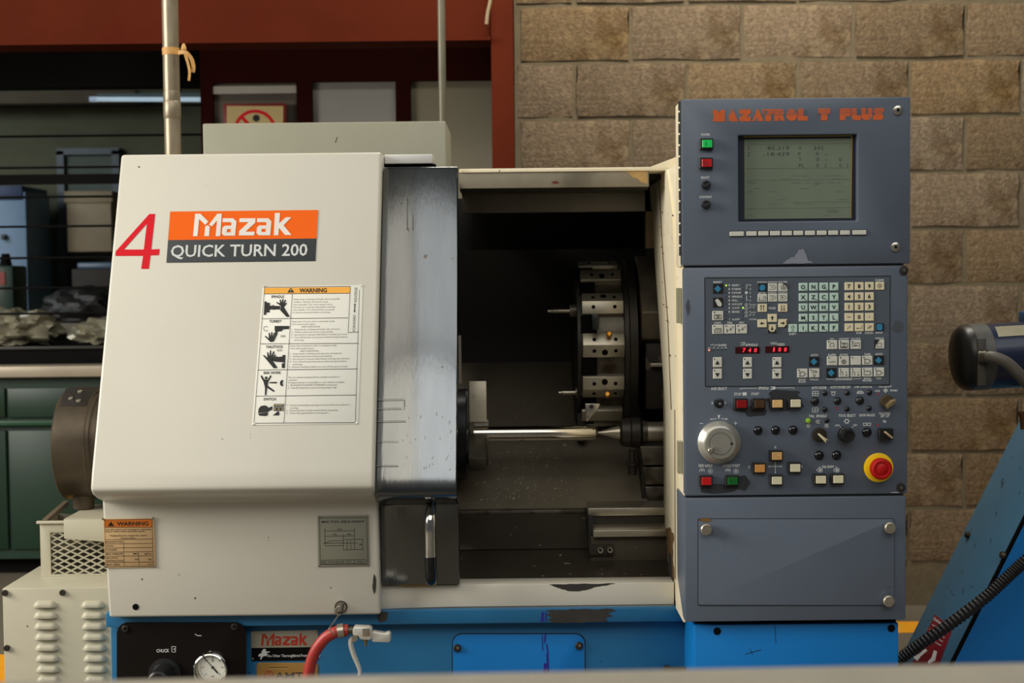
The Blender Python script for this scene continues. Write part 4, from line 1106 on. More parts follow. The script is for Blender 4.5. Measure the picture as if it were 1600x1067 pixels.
put('pivot', B().lathe(at(*gu(1072, 414), Yg - .014), (0, 1, 0), [(0, .006), (.026, .006)], 18).mesh(), STEELB, lv)
put('valve_stem', B().lathe(at(*gu(1178, 420), Yg), (0, 0, -1), [(0, .006), (.004, .006), (.004, .0025), (.012, .0025), (.012, .003), (.014, .0024)], 12).mesh(), mat('brass', lin(176, 140, 80), .35, .8), ag)
put('ferrule', B().cyl(at(*gu(1058, 334), Yg), at(*gu(1004, 338), Yg), .0075).mesh(), IRONW, ag)
REDH = mat('red_rubber_hose', lin(168, 52, 44), .42, var=.08, vs=20)
hp_ = smooth_path([at(*gu(*q), Yq_) for q, Yq_ in (((1008, 336), Yg), ((940, 340), Yg), ((870, 362), Yg + .002), ((790, 412), Yg + .004), ((710, 510), Yg + .006), ((660, 620), Yg + .008), ((632, 740), Yg + .01), ((618, 860), Yg + .012), ((612, 1100), Yg + .02), ((600, 1500), Yg + .02), ((600, 2400), Yg + .03))], 6)
hose = put('hose', B().tube(hp_, .0118, 16).mesh(), REDH, ag)
cl = put('hose_clamp', B().cyl(at(*gu(912, 348), Yg), at(*gu(972, 338), Yg), .0145).mesh(), STEELB, ag)
put('clamp_screw', B().lathe(at(*gu(945, 296), Yg) + Vector((0, .006, -.002)), (0, -1, 0), [(0, .005), (.012, .005), (.013, .003)], 14).mesh(), CHROME, cl)
wire = smooth_path([at(*gu(*q), y_) for q, y_ in (((882, 136), .068), ((935, 96), .072), ((962, 84), .085), ((975, 110), .085), ((955, 150), .07), ((915, 195), .06), ((865, 265), .05), ((826, 320), .042), ((842, 345), .040), ((868, 365), .041), ((884, 386), .044))], 5)
put('hanger_wire', B().tube(wire, .0013, 8).mesh(), STEEL, ag)
put('hanger_pin', B().cyl(at(*gu(950, 90), .075), at(*gu(930, 170), .062), .0055).mesh(), IRONW, ag)
#@@CONSOLE

# ================================================================== control console (front face in the plane y = 0)
con = thing('control_console', 'slate grey control console with screen, keypad and red emergency stop', 'control panel', (X(1244, 800, 0), .1, 0))
P0 = front(0.)
cx0, cx1 = X(1065.5, 285, 0), X(1422.5, 280, 0)
zz0, zz1 = Z(1244, 413.5, 0), Z(1244, 153, 0)
def frame_mesh(x0, x1, z0, z1, h, y0, y1, bev=.003):
    """plate with a rectangular hole h=(x0,x1,z0,z1)"""
    q = B()
    o = [(x0, z0), (x1, z0), (x1, z1), (x0, z1)]; i = [(h[0], h[2]), (h[1], h[2]), (h[1], h[3]), (h[0], h[3])]
    V = {}
    for t, y in (('f', y0), ('b', y1)):
        V[t+'o'] = [q.bm.verts.new((a, y, c)) for a, c in o]; V[t+'i'] = [q.bm.verts.new((a, y, c)) for a, c in i]
    for k in range(4):
        n = (k+1) % 4
        q.bm.faces.new((V['fo'][k], V['fo'][n], V['fi'][n], V['fi'][k]))
        q.bm.faces.new((V['bo'][k], V['bi'][k], V['bi'][n], V['bo'][n]))
        q.bm.faces.new((V['fo'][k], V['bo'][k], V['bo'][n], V['fo'][n]))
        q.bm.faces.new((V['fi'][k], V['fi'][n], V['bi'][n], V['bi'][k]))
    return q.mesh(bev=bev, smooth=30)
hole = (X(1154, 280, 0), X(1340, 280, 0), Z(1247, 345.5, 0), Z(1247, 210.5, 0))
put('screen_door', frame_mesh(cx0, cx1, zz0, zz1, hole, 0, .03), SLATE, con)
ox0, ox1 = X(1069.5, 590, 0), X(1418.5, 590, 0)
put('keypad_panel', B().box(ox0, ox1, 0, .03, Z(1244, 773.5, 0), Z(1244, 416.5, 0), .004).mesh(), SLATE, con)
lx0, lx1 = X(1070, 870, 0), X(1415.5, 870, 0)
put('lower_box', B().box(lx0, lx1, 0, .30, Z(1243, 970, 0), Z(1243, 776.5, 0), .003).mesh(), SLATE, con)
put('joint', B().box(lx0 + .004, lx1 - .004, .006, .03, Z(1243, 778, 0), Z(1243, 771, 0)).mesh(), SLATED, con)
put('joint', B().box(lx0 + .004, lx1 - .004, .006, .03, Z(1243, 418, 0), Z(1243, 412, 0)).mesh(), SLATED, con)
put('hinge', B().box(cx0 - .0005, cx0 + .01, .010, .026, zz0 + .004, zz1 - .006, .001).mesh(), SLATED, con)
for k in range(14):
    z = zz0 + .02 + (zz1 - zz0 - .04)*k/13
    put('hinge_knuckle', B().cyl((cx0 - .001, .018, z), (cx0 - .001, .018, z + .018), .0035, seg=8).mesh(), SLATED, con)
put('screen_shell', B().box(cx0 - .001, cx1 - .004, .031, .095, zz0 - .002, zz1 - .001, .003).mesh(), CREAM, con)
put('console_shell', B().box(xjm + .0042, cx1 - .012, .032, .42, Z(1243, 968, 0), Z(1243, 247, .03), .002).mesh(), CREAM, con)
put('cable_guide', B().box(cx0 - .004, cx0 + .004, .05, .075, Z(1066, 505, .05), Z(1066, 450, .05)).mesh(), GREYP, con)
put('cable_guide', B().box(cx0 - .004, cx0 + .004, .05, .075, Z(1066, 740, .05), Z(1066, 690, .05)).mesh(), GREYP, con)
for k, (x, y) in enumerate(((1062.5, 790),)):
    pass
# blue plinth of the console
kx0, kx1 = X(1085, 1010, .02), X(1404, 1010, .02)
kb = put('console_base', B().box(kx0, kx1, .02, .4, .0, Z(1243, 975, .02), .003).mesh(), BLUEV, con)
put('base_gap', B().box(kx0 + .003, kx1 - .003, .03, .3, Z(1243, 977, .02), Z(1243, 969, 0)).mesh(), BLACKM, con)
kp = front(.02)
p = Print().disc(1120.5, 986, 6, kp, .0006, 20).disc(1392.5, 981.5, 6, kp, .0006, 20); p.put('hole', BLACKM, kb)
p = Print().line((1176, 1023), (1171, 1013), .8, kp).line((1164, 1022), (1189, 1015), 1.2, kp).line((1211, 977), (1212, 1005), 1, kp); p.put('scratch', mat('scratch_dark', lin(30, 60, 90), .5), kb)

# screen
bez = put('bezel', B().box(hole[0] - .004, hole[1] + .004, .016, .03, hole[2] - .004, hole[3] + .004).mesh(), mat('bezel_navy', lin(34, 37, 52), .4), con)
bp = front(.016)
SCR = mat('lcd_glass', lin(116, 126, 108), .22, var=.10, vs=6, coat=.3)
scr = plate('screen', bp, 1163, 217, 1329.5, 341.5, .001, SCR, con, 0)
sp_ = front(.015)
p = Print().lines([(1161.5, 214), (1331, 212.2)], 1.3, bp, .0016).lines([(1330.7, 212.2), (1329.2, 341)], 1.5, bp, .0016); p.put('gold_edge', mat('gold_edge', lin(200, 170, 80), .3, .6), bez)
LCD = mat('lcd_dark', lin(62, 72, 62), .5)
p = Print()
for s, x, y, w in (('X', 1170, 231.5, 4), ('Z', 1170, 241, 4), ('85.219', 1216, 231, 34), ('-18.429', 1213, 240.5, 41), ('W', 1250, 231, 4), ('24', 1276, 231, 10), ('%', 1284.5, 231, 4), ('P', 1249, 240.5, 4), ('0', 1277, 240, 4), ('-', 1290.5, 240, 4), ('T', 1250, 249, 4), ('3', 1277, 249, 4), ('-', 1290.5, 249, 4), ('0', 1313, 249, 4), ('PC', 1252, 258.5, 8), ('0', 1277, 258, 4), ('(', 1290, 258, 2), ('0', 1313, 258, 4), (')', 1324, 257.5, 2)):
    p.text(s, sp_, x, y, 6 if s not in '-' else 6, width=w, off=.0003, bold=.0)
p.put('readout', LCD, scr)['kind'] = 'stuff'
p = Print()
p.line((1165, 225.5), (1328, 224), .5, sp_).line((1165, 263.5), (1328, 262), .6, sp_).line((1165, 282), (1328, 280), .4, sp_).line((1236, 316), (1328, 315), .4, sp_).line((1165, 326), (1328, 324), .5, sp_)
p.rect(1292, 327, 1308, 331.5, sp_).rect(1273, 287, 1278, 288.6, sp_)
rr = random.Random(5)
for y in (274, 279, 285, 294, 299, 311, 318, 336):
    x = 1168
    while x < 1322:
        w = rr.uniform(4, 15)
        if rr.random() < .45: p.rect(x, y, min(x + w, 1326), y + .9, sp_)
        x += w + rr.uniform(2, 9)
p.put('faint_lines', mat('lcd_faint', lin(98, 108, 93), .5), scr)

# title lettering
GL = {'M': [(0, 0), (0, 1), (.3, 1), (.5, .72), (.7, 1), (1, 1), (1, 0)], 'A': [(0, 0), (.42, 1), (.58, 1), (1, 0)], 'Z': [(0, 1), (1, 1), (1, .7), (.62, .38), (1, .38), (1, 0), (0, 0), (0, .3), (.38, .62), (0, .62)],
      'T': [(0, 1), (1, 1), (1, .58), (.76, .58), (.76, 0), (.24, 0), (.24, .58), (0, .58)], 'R': [(0, 0), (0, 1), (.82, 1), (1, .78), (.86, .45), (1, 0), (.6, 0), (.46, .3), (.42, 0)],
      'O': [(.5 + .5*math.cos(2*PI*k/20), .5 + .5*math.sin(2*PI*k/20)) for k in range(20)], 'L': [(0, 0), (0, 1), (.55, 1), (.55, .4), (1, .4), (1, 0)],
      'P': [(0, 0), (0, 1), (.88, 1), (1, .85), (1, .5), (.86, .34), (.5, .34), (.5, 0)], 'U': [(.22, 0), (0, .25), (0, 1), (.42, 1), (.42, .5), (.58, .5), (.58, 1), (1, 1), (1, .25), (.78, 0)],
      'S': [(1, 1), (.2, 1), (0, .72), (.22, .42), (0, .36), (0, 0), (.8, 0), (1, .28), (.78, .58), (1, .64)]}
p = Print(); st = Print()
for ch, x0, x1 in (('M', 1114, 1132.5), ('A', 1135, 1153), ('Z', 1155, 1173), ('A', 1175, 1193), ('T', 1191, 1209), ('R', 1209.5, 1226), ('O', 1228, 1246), ('L', 1246.5, 1262.5), ('T', 1278, 1297), ('P', 1312, 1330), ('L', 1330.5, 1345), ('U', 1345.5, 1363), ('S', 1364, 1381)):
    yb_ = 190 - (x0 - 1114)*.0105
    p.shape([[(x0 + u*(x1-x0), yb_ - v*18.5) for u, v in GL[ch]]], P0, .0005)
    if x0 > 1185:
        for k in range(1, 4): st.line((x0 - .5, yb_ - 18.5 + k*3), (x1 + .5, yb_ - 18.6 + k*3), .55, P0, .0008)
title = p.put('title_lettering', ORANGEW, con, 'worn orange block lettering across the console top')
st.put('letter_stripe', SLATE, title)

# buttons ------------------------------------------------------------
def s0(v): return v*.00125
CACHE = {}
def keymesh(w, h, d, bev):
    k = (w, h, d, bev)
    if k not in CACHE:
        CACHE[k] = {}
    return CACHE[k]
def key(px, py, w, h, m, d=.0022, bev=.0006, name='key', base=0., parent=None):
    k = (w, h, d, bev, m.name)
    if k not in CACHE:
        CACHE[k] = B().box(-s0(w)/2, s0(w)/2, -d, .0004, -s0(h)/2, s0(h)/2, bev, 1).mesh()
    c = P0.hit(px, py)
    return put(name, CACHE[k], m, parent or con, (c.x, base, c.z))
def lathe_part(name, px, py, prof, m, seg=24, base=0., parent=None):
    k = (name, tuple(prof), m.name, seg)
    if k not in CACHE:
        CACHE[k] = B().lathe((0, 0, 0), (0, -1, 0), prof, seg).mesh()
    c = P0.hit(px, py)
    return put(name, CACHE[k], m, parent or con, (c.x, base, c.z))
KW = mat('key_white', lin(206, 205, 192), .5, var=.04, vs=60)
KC = mat('key_cream', lin(224, 212, 176), .5, var=.04, vs=60)
KM = mat('key_mint', lin(188, 214, 200), .5, var=.04, vs=60)
KK = mat('key_worn_black', lin(18, 17, 18), .5, var=.2)
KB = mat('key_blue', lin(46, 128, 166), .5, var=.1, vs=200)
KP = front(-.0022)
def legend(o, f, m=PRINTK, name='legend'):
    p = Print(); f(p); return p.put(name, m, o)
def T(s, x, y, h=6.2, w=None, pl=KP, **k): return lambda p: p.text(s, pl, x, y, h, width=w, **k)

film = rplate('keypad_film', P0, 1101, 432.8, 1391, 603, 2, .0004, SLATE2, con, 0)
p = Print()
for a, c in (((1101, 434.3), (1391, 431.3)), ((1391, 431.3), (1389.5, 601)), ((1389.5, 601), (1102, 604)), ((1102, 604), (1101, 434.3))): p.line(a, c, 1.3, P0, .0007)
p.put('film_border', SLATED, film)
FP = front(-.0004)

# soft keys under the screen
for x0, x1, y in ((1140, 1162, 365.4), (1166, 1182, 365), (1184.5, 1200.5, 364.7), (1203, 1218.5, 364.5), (1221, 1237, 364.3), (1239.5, 1254.5, 364.1), (1257.5, 1273, 364), (1276, 1291, 363.8), (1294, 1309, 363.6), (1312.5, 1327.5, 363.4), (1331.5, 1353, 363.2)):
    o = key((x0+x1)/2, y, x1 - x0 + 1.6, 9.4, SLATED, .0008, .0003, 'soft_key')
    key((x0+x1)/2, y, x1 - x0, 7.2, KW, .003, .0008, 'key_cap', -.0008, o)
# letters
for j, row in enumerate(('ONGP', 'XZCY', 'UWHV', 'MSTL', 'IKRF')):
    for i, ch in enumerate(row):
        x, y = 1254.8 + 16.05*i, 448.2 + 16.05*j - i*.16
        legend(key(x, y, 13.6, 12.4, KM), lambda p: p.text(ch, KP, x, y, 6.3, bold=.034).rect(x + 3.8, y + 3.6, x + 5.2, y + 5, KP))
for j, row in enumerate(('789', '456', '123', '-0.', '/EC')):
    for i, ch in enumerate(row):
        x, y = 1326.4 + 15.9*i, 447.2 + 16.05*j - i*.16
        o = key(x, y, 13.6, 12.4, KC)
        if ch == 'E': legend(o, lambda p: p.lines([(x+4.5, y-3.5), (x+4.5, y+1.5), (x-4, y+1.5)], .6, KP).poly([(x-5, y+1.5), (x-2, y+.4), (x-2, y+2.6)], KP))
        elif ch == 'C': legend(o, lambda p: [p.line((x-3+k, y+2.5), (x+.5+k, y-2.5), .6, KP) for k in (0, 1.8, 3.4)])
        elif ch == '/': legend(o, lambda p: p.line((x-2.6, y+2.6), (x+2.6, y-2.6), .7, KP))
        elif ch == '-': legend(o, lambda p: p.line((x-2.6, y), (x+2.6, y), .8, KP))
        elif ch == '.': legend(o, lambda p: p.disc(x, y, .9, KP, seg=8))
        else: legend(o, lambda p: p.text(ch, KP, x, y, 6.2, bold=.034))
x, y = 1374.4, 446.6
legend(key(x, y, 13.6, 12.4, KC), lambda p: p.lines([(x-3.6, y), (x, y-4), (x+3.6, y), (x, y+4), (x-3.6, y)], .6, KP).lines([(x-1.6, y+.6), (x+1.2, y-2)], .6, KP).lines([(x-.4, y+2), (x+2.2, y-.6)], .6, KP))
o = key(1374.4, 511.2, 12.5, 12.4, KK); legend(o, lambda p: p.poly(rrect(1369.6, 506.2, 1378.6, 516, 2.2), KP, .0006), KB, 'worn_blue')
x, y = 1238.6, 512.6
legend(key(x, y, 13.6, 12.4, KM), lambda p: p.lines([(x, y-4.2), (x+2.6, y-1), (x+1.1, y-1), (x+1.1, y+4), (x-1.1, y+4), (x-1.1, y-1), (x-2.6, y-1), (x, y-4.2)], .5, KP))
# left column keys
o = key(1121.4, 450.6, 16.4, 15, KK); legend(o, lambda p: p.poly([(1121.4, 445.6), (1127, 451.2), (1121.4, 456.8), (1115.8, 451.2)], KP, .0005), KB, 'blue_diamond')
o = key(1121.4, 472.4, 16, 14.6, KK); legend(o, lambda p: p.poly([(1121, 466.5), (1125, 470), (1128, 475), (1126.5, 479), (1121.5, 478), (1119, 473), (1117, 469)], KP, .0005), KW, 'worn_hand')
for x, y in ((1121.5, 493.2), (1121.4, 514.4), (1140, 514.2), (1158.6, 514)):
    o = key(x, y, 17, 14.6, KW, bev=.0009)
    def f(p, x=x, y=y):
        p.disc(x-5.4, y-5, 1.1, KP, seg=8)
        if y < 500: p.lines([(x-5.5, y-1.2), (x+5.5, y-1.2), (x+5.5, y+4.6), (x-5.5, y+4.6), (x-5.5, y-1.2)], .9, KP).lines([(x-3, y+.3), (x+3, y+.3), (x-2, y+3), (x+3, y+3)], .8, KP)
        elif x < 1130: p.lines([(x-5, y+4.5), (x-5, y+2), (x-3, y-1), (x+5, y-1), (x+5, y+4.5), (x-5, y+4.5)], .9, KP).line((x-2, y+1.5), (x+4, y+1.5), .8, KP)
        else: p.line((x-4, y+4.6), (x-4, y), 1.4, KP).line((x-1, y+1), (x+1, y+1), 1.2, KP).line((x+2, y+2), (x+2, y-2.5), 1.2, KP).line((x+5, y-1), (x+5.4, y-5), .7, KP)
    legend(o, f)
# page and cursor keys
o = key(1191, 449, 14.2, 12.8, KK); legend(o, lambda p: p.poly(blob(1191, 449.4, 5, 5.2, 4, 12, .12), KP, .0006), KB, 'worn_blue')
def arrow(p, x, y, dx, dy, s=3.4):
    nx, ny = -dy, dx
    p.poly([(x+dx*s, y+dy*s), (x+nx*s*.8, y+ny*s*.8), (x-nx*s*.8, y-ny*s*.8)], KP).line((x, y), (x-dx*s, y-dy*s), 1.6, KP)
for x, y, kd in ((1207, 449, 'a'), (1223, 448.8, 'w'), (1191, 465.2, 'h'), (1207, 465, 'b'), (1223, 464.8, 'c'), (1191, 481, 'uu'), (1223, 480.8, 'dd'), (1206.6, 496.8, 'u'), (1190.7, 505.2, 'l'), (1223, 504.8, 'r'), (1206.4, 513.2, 'd')):
    o = key(x, y, 14.2, 12.6, KC if len(kd) and kd in ('uu', 'dd', 'u', 'l', 'r', 'd') else KW)
    def f(p, x=x, y=y, kd=kd):
        if kd in ('a', 'c', 'b'):
            p.lines([(x-5.4, y-3), (x+2.4, y-3), (x+5.4, y), (x+2.4, y+3), (x-5.4, y+3)], .6, KP).disc(x, y, 1, KP, seg=6)
            if kd == 'c': p.lines([(x-4, y), (x, y), (x-2, y-2)], .6, KP)
        elif kd == 'w': p.line((x-2, y+4), (x-2, y-3), 1, KP).line((x+1, y+4), (x+1, y-4), 1.2, KP).line((x+3.6, y+4), (x+3.6, y-2), 1, KP)
        elif kd == 'h': p.line((x-4.5, y+4), (x-4.5, y-1), .8, KP).line((x-6, y+4), (x+5.5, y+4), .7, KP).lines([(x+2, y+3), (x+2, y-1.5), (x+5.5, y-1.5), (x+5.5, y+3)], .7, KP)
        elif kd == 'uu': [p.line((x+k, y+4), (x+k, y-3.4), 1, KP).poly([(x+k, y-5), (x+k-1.4, y-2.4), (x+k+1.4, y-2.4)], KP) for k in (-2, 2)]
        elif kd == 'dd': [p.line((x+k, y-4), (x+k, y+3.4), 1, KP).poly([(x+k, y+5), (x+k-1.4, y+2.4), (x+k+1.4, y+2.4)], KP) for k in (-2, 2)]
        else: arrow(p, x, y, *{'u': (0, -1), 'd': (0, 1), 'l': (-1, 0), 'r': (1, 0)}[kd])
    legend(o, f)
    if kd in ('w', 'r', 'd'):
        legend(o, lambda p: p.poly({'w': [(x-1, y-6.2), (x+7, y-6.2), (x+7, y+3), (x+5, y-3), (x+1, y-4.5)], 'r': [(x+7, y-6), (x+7, y+6), (x+2, y+6), (x+6, y+2), (x+5.5, y-4)], 'd': [(x-7, y-6), (x-5.4, y-6), (x-5.8, y+1), (x-3, y+5), (x+3, y+5), (x+6, y), (x+5.6, y-6), (x+7, y-6), (x+7, y+6.3), (x-7, y+6.3)]}[kd], KP, .0005), KK, 'worn_edge')
# arrows for overrides
for x in (1121, 1168, 1214):
    for y, s in ((566, -1), (584, 1)):
        o = key(x, y, 14, 16, KW, bev=.0012)
        legend(o, lambda p: p.poly([(x-3.6, y+1.2 - s*2.2), (x+3.6, y+1.2 - s*2.2), (x, y+1.2 + s*4)], KP).disc(x-5, y-5.2, 1.1, KP, seg=8))
# right cluster
for x, y, kd in ((1300, 538.6, 'm'), (1318.4, 538.5, 'p'), (1337, 538.3, 's'), (1373.4, 537.6, 'o'), (1300, 563.8, 'z'), (1318.4, 563.6, 'g'), (1337, 563.3, ''), (1355, 563, 't'), (1253.6, 583, 'k'), (1272.2, 582.8, 'n'), (1318.4, 582, 'q'), (1337, 581.8, 'q'), (1355, 581.5, 'v'), (1373.2, 581.2, 't')):
    o = key(x, y, 16.2, 14.2, KW, bev=.0009)
    def f(p, x=x, y=y, kd=kd):
        if kd != 'o': p.disc(x-5.2, y-4.8, 1.1, KP, seg=8)
        if kd == 'm': p.lines([(x-3, y+4.5), (x-3, y-1), (x-1.5, y-3), (x+1.5, y-3), (x+3, y-1), (x+3, y+4.5)], .7, KP).disc(x, y+2, .7, KP, seg=6)
        elif kd == 'p': p.lines([(x-5, y-2.5), (x+5.5, y-2.5), (x+5.5, y+4.5), (x-5, y+4.5), (x-5, y-2.5)], .9, KP).ring(x+.3, y, 1.8, .8, KP, seg=10).line((x-4, y+3.6), (x+4, y+3.6), 1.2, KP)
        elif kd == 's': p.lines([(x-5.5, y+4.5), (x-5.5, y-2.5), (x+5.5, y-2.5), (x+5.5, y+4.5)], .7, KP).line((x-1, y+1.5), (x+3, y+1.5), 1.4, KP).lines([(x-3, y), (x-1, y+1.5), (x-3, y+3)], 1, KP)
        elif kd == 'z': p.lines([(x-5.6, y+1.4), (x-3.6, y+1), (x-2, y+3), (x+.4, y), (x+2, y+3), (x+4, y+.6), (x+5.8, y+2)], .6, KP)
        elif kd == 'g': p.ring(x, y+1.5, 3, 1, KP, seg=12).line((x-3, y+1.5), (x+3, y+1.5), .6, KP).line((x, y-2), (x, y+5), .6, KP)
        elif kd in 'tk' and kd: p.lines([(x-4.6, y-2), (x+1.6, y-2), (x+5.2, y+1.4), (x+1.6, y+4.4), (x-4.6, y+4.4), (x-3, y+1.2), (x-4.6, y-2)], .8, KP)
        elif kd == 'n': p.lines([(x-3, y-3.6), (x+3, y-3.6), (x+4, y-1), (x-4, y-1)], .8, KP).ring(x, y+4, 1.8, .7, KP, seg=8)
        elif kd == 'q': p.lines([(x-5.6, y+5), (x-6, y), (x-4, y-2), (x-1.6, y), (x-2, y+5)], .7, KP).disc(x+4, y, .9, KP, seg=6).disc(x+4, y+4, 1.2, KP, seg=6)
        elif kd == 'v': p.lines([(x-5, y-1.6), (x+5, y-1.6), (x+5, y+4), (x-5, y+4), (x-5, y-1.6)], .8, KP)
        elif kd == 'o': p.poly([(x-8, y-7), (x+1, y-7), (x-1, y-4), (x-5, y+1), (x-6, y+7), (x-8, y+7)], KP).lines([(x-3, y+4), (x+4, y+4), (x+4, y-1), (x-3, y-1), (x-3, y+4)], .6, KP)
    legend(o, f)
for x, y in ((1271.6, 564.8), (1372.6, 562.6), (1298.6, 582.3)):
    o = key(x, y, 16.4, 14.6, KK); legend(o, lambda p: p.poly([(x, y-5.4), (x+5.6, y+.2), (x, y+5.8), (x-5.6, y+.2)], KP, .0005), KB, 'blue_diamond')

# red displays and status lights
LEDR = mat('led_red', (1.0, .03, .05), .4, emit=1.6)
for x0, x1, y, s in ((1148.8, 1187, 546.8, '740'), (1195.5, 1233, 545.8, '100')):
    d_ = plate('digit_display', FP, x0, y - 5.2, x1, y + 5.2, .0012, mat('display_dark_red', lin(52, 4, 8), .2), con, .0003)
    p = Print()
    for k, ch in enumerate(s): p.text(ch, FP, x0 + 13.5 + 9*k, y, 6.4, width=(4.2 if ch != '1' else 2.2), off=.0016, bold=.02, slope=.12)
    p.put('digits', LEDR, d_)
for x, y, m in ((1134.6, 446, 'g'), (1161, 481, 'g'), (1108, 547, 'r')):
    lathe_part('indicator_light', x, y, [(0, s0(1.6)), (.001, s0(1.4)), (.0016, s0(.6))], mat('led_green', (.45, .85, .05), .3, emit=.7) if m == 'g' else mat('led_pink', (1, .25, .2), .3, emit=.9), 10, -.0004)
p = Print()
for y in (451.6, 457.5, 463.4, 469.2, 475, 487, 493, 499): p.disc(1134.8, y, .9, FP, seg=8)
for y in (445.5, 451.6, 457.5, 463.4, 469.2, 475, 487, 493, 499): p.disc(1161.2, y, .9, FP, seg=8)
for x in (1115, 1121.5, 1128, 1134): p.disc(x, 546.6, 1, FP, seg=8)
p.put('unlit_lights', SLATED, film)
p = Print()
for s, x, y, w, h in (('RESET', 1121.5, 440.7, 13, 2.8), ('COPY', 1121.5, 504.5, 11, 2.8), ('TPS', 1140, 504.3, 8, 2.8), ('VFC', 1158.6, 504, 8, 2.8), ('POSITION', 1190.6, 440.8, 14, 1.9), ('PROGRAM', 1207, 440.6, 14, 1.9), ('TOOL OFFSET', 1223, 440.3, 14, 1.9), ('SET UP', 1190.6, 457, 10, 1.9), ('GRAPHIC', 1207, 456.8, 13, 1.9), ('PARAMETER', 1223, 456.6, 14, 1.9), ('PAGE', 1206.4, 481.2, 10, 3),
                      ('SHIFT', 1238.5, 521.6, 11, 3), ('CLEAR', 1374.4, 437.4, 13, 2.9), ('EOB', 1342.2, 519.9, 8, 2.8), ('CANCEL', 1357.8, 519.8, 13, 2.8), ('INPUT', 1373.8, 519.6, 11, 2.8), ('RAPID', 1129, 539.2, 12, 3), ('100', 1108.4, 543.4, 4, 1.6), ('50', 1115.3, 543.4, 3, 1.6), ('25', 1121.6, 543.4, 3, 1.6), ('10', 1128, 543.4, 3, 1.6), ('F0', 1134, 543.4, 3, 1.6), ('SPINDLE', 1174.4, 538.6, 18, 3.2), ('FEED', 1220.5, 538, 11, 3.2),
                      ('MF1', 1300, 529.4, 6, 2.4), ('COOLANT', 1318.6, 529, 15, 2.4), ('MACHINE', 1337, 528.9, 14, 2.4), ('WINDOW', 1374, 528.4, 13, 2.4), ('AUTO', 1272.5, 554.7, 11, 3), ('RAPID', 1300, 554.4, 12, 3), ('HOME', 1318.4, 554.2, 12, 3), ('TAPE', 1355.2, 553.6, 10, 3), ('AUTO', 1373.4, 553.2, 11, 3),
                      ('SINGLE', 1253.4, 593, 11, 2.4), ('BLOCK', 1253.4, 596.4, 11, 2.4), ('MANUAL', 1272.3, 592.8, 13, 2.4), ('JOG/HANDLE', 1318.4, 592, 25, 3.2), ('SINGLE', 1355, 591.2, 11, 2.4), ('PROCESS', 1355, 594.4, 14, 2.4), ('MDI', 1373, 591.2, 7, 2.4)):
    p.text(s, FP, x, y, h*1.15, width=w*1.04, bold=.024)
for i, s in enumerate(('READY', 'F.HEAD', 'F.STOP', 'SPINDLE', 'MILL', 'UNCLAMP', 'CLAMP', 'BRAKE', '', 'ALARM')):
    y = 445.6 + 5.92*i
    if s: p.text(s, FP, 1143.6, y, 3, width=2.2*len(s) + 1, align='L', bold=.024)
    if s and s != 'ALARM': p.rect(1138.6, y - 1.5, 1140.2, y + 1.5, FP)
p.text('?', FP, 1140, 499, 3.2, bold=.03)
p.lines([(1169.6, 445), (1166.4, 445), (1166.4, 452.4)], .9, FP).lines([(1166.4, 461.5), (1166.4, 469), (1169.6, 469)], .9, FP).disc(1166, 457.2, 2.3, FP, seg=12)
for s, y in (('X', 445.4), ('Z', 451.4), ('C', 457.3), ('4', 463.3), ('5', 469.2)): p.text(s, FP, 1172.3, y, 3, bold=.01)
for y in (475.4, 481, 486.8, 492.6): p.lines([(1166, y-2), (1168.4, y+2), (1163.6, y+2), (1166, y-2)], .7, FP)
for y in (474.8, 486.6): p.lines([(1170, y), (1172.8, y), (1172.8, y + 5.8), (1170, y + 5.8)], .7, FP)
p.text('CHCK', FP, 1177.6, 476.2, 2.4, width=7).text('1#', FP, 1177.6, 480, 2.2, width=3).text('CHCK', FP, 1177.6, 487.8, 2.4, width=7).text('2#', FP, 1177.6, 491.8, 2.2, width=3).text('X/WORK', FP, 1176.5, 498.8, 2.6, width=12)
p.lines([(1110, 538), (1112, 539.5), (1114, 537.5), (1116.5, 540.5), (1119, 538), (1121.5, 540)], .8, FP)
p.lines([(1157, 535.5), (1162, 535.5), (1163.5, 537.5), (1162, 539), (1157, 539)], .9, FP).rect(1161, 534.5, 1164, 539.6, FP)
p.lines([(1203.6, 534), (1205.4, 538.6), (1206.6, 534), (1208.4, 538.6), (1209.6, 534), (1211.4, 538.6), (1212.6, 534), (1213.6, 538.6)], .6, FP)
p.lines([(1292, 590.6), (1292, 592.4), (1305, 592.3)], .8, FP).lines([(1332, 591.8), (1344.8, 591.6), (1344.8, 589.8)], .8, FP)
p.put('panel_print', PRINTW, film)['kind'] = 'stuff'

# push buttons of the lower field
HOUS = mat('button_housing', lin(24, 21, 18), .5, var=.2)
BUT = {'red': mat('cap_red', lin(190, 18, 22), .35), 'dkred': mat('cap_dark_red', lin(140, 8, 14), .35), 'green': mat('cap_green', lin(24, 206, 92), .35), 'dkgreen': mat('cap_dark_green', lin(16, 92, 34), .35),
       'brown': mat('cap_burnt', lin(70, 44, 16), .45, var=.3, vs=200), 'orange': mat('cap_orange', lin(208, 146, 76), .45, var=.12, vs=200), 'tan': mat('cap_tan', lin(220, 180, 118), .45, var=.1, vs=150), 'cream': mat('cap_cream', lin(216, 208, 176), .45), 'stained': mat('cap_stained', lin(206, 160, 100), .45, var=.25, vs=250)}
def button(px, py, c, label=None):
    o = key(px, py, 21, 17.2, HOUS, .010, .0012, 'push_button')
    key(px + .9, py, 15.6, 12, BUT[c], .004, .0008, 'button_cap', -.0095, o)
    return o
o = button(1103, 225.5, 'green'); legend(o, lambda p: p.line((1103.4, 222.4), (1103.4, 228), .9, front(-.0135)), PRINTK)
o = button(1102.4, 255.4, 'red'); legend(o, lambda p: p.ring(1102.9, 255.4, 2.6, .7, front(-.0135), seg=12), PRINTK)
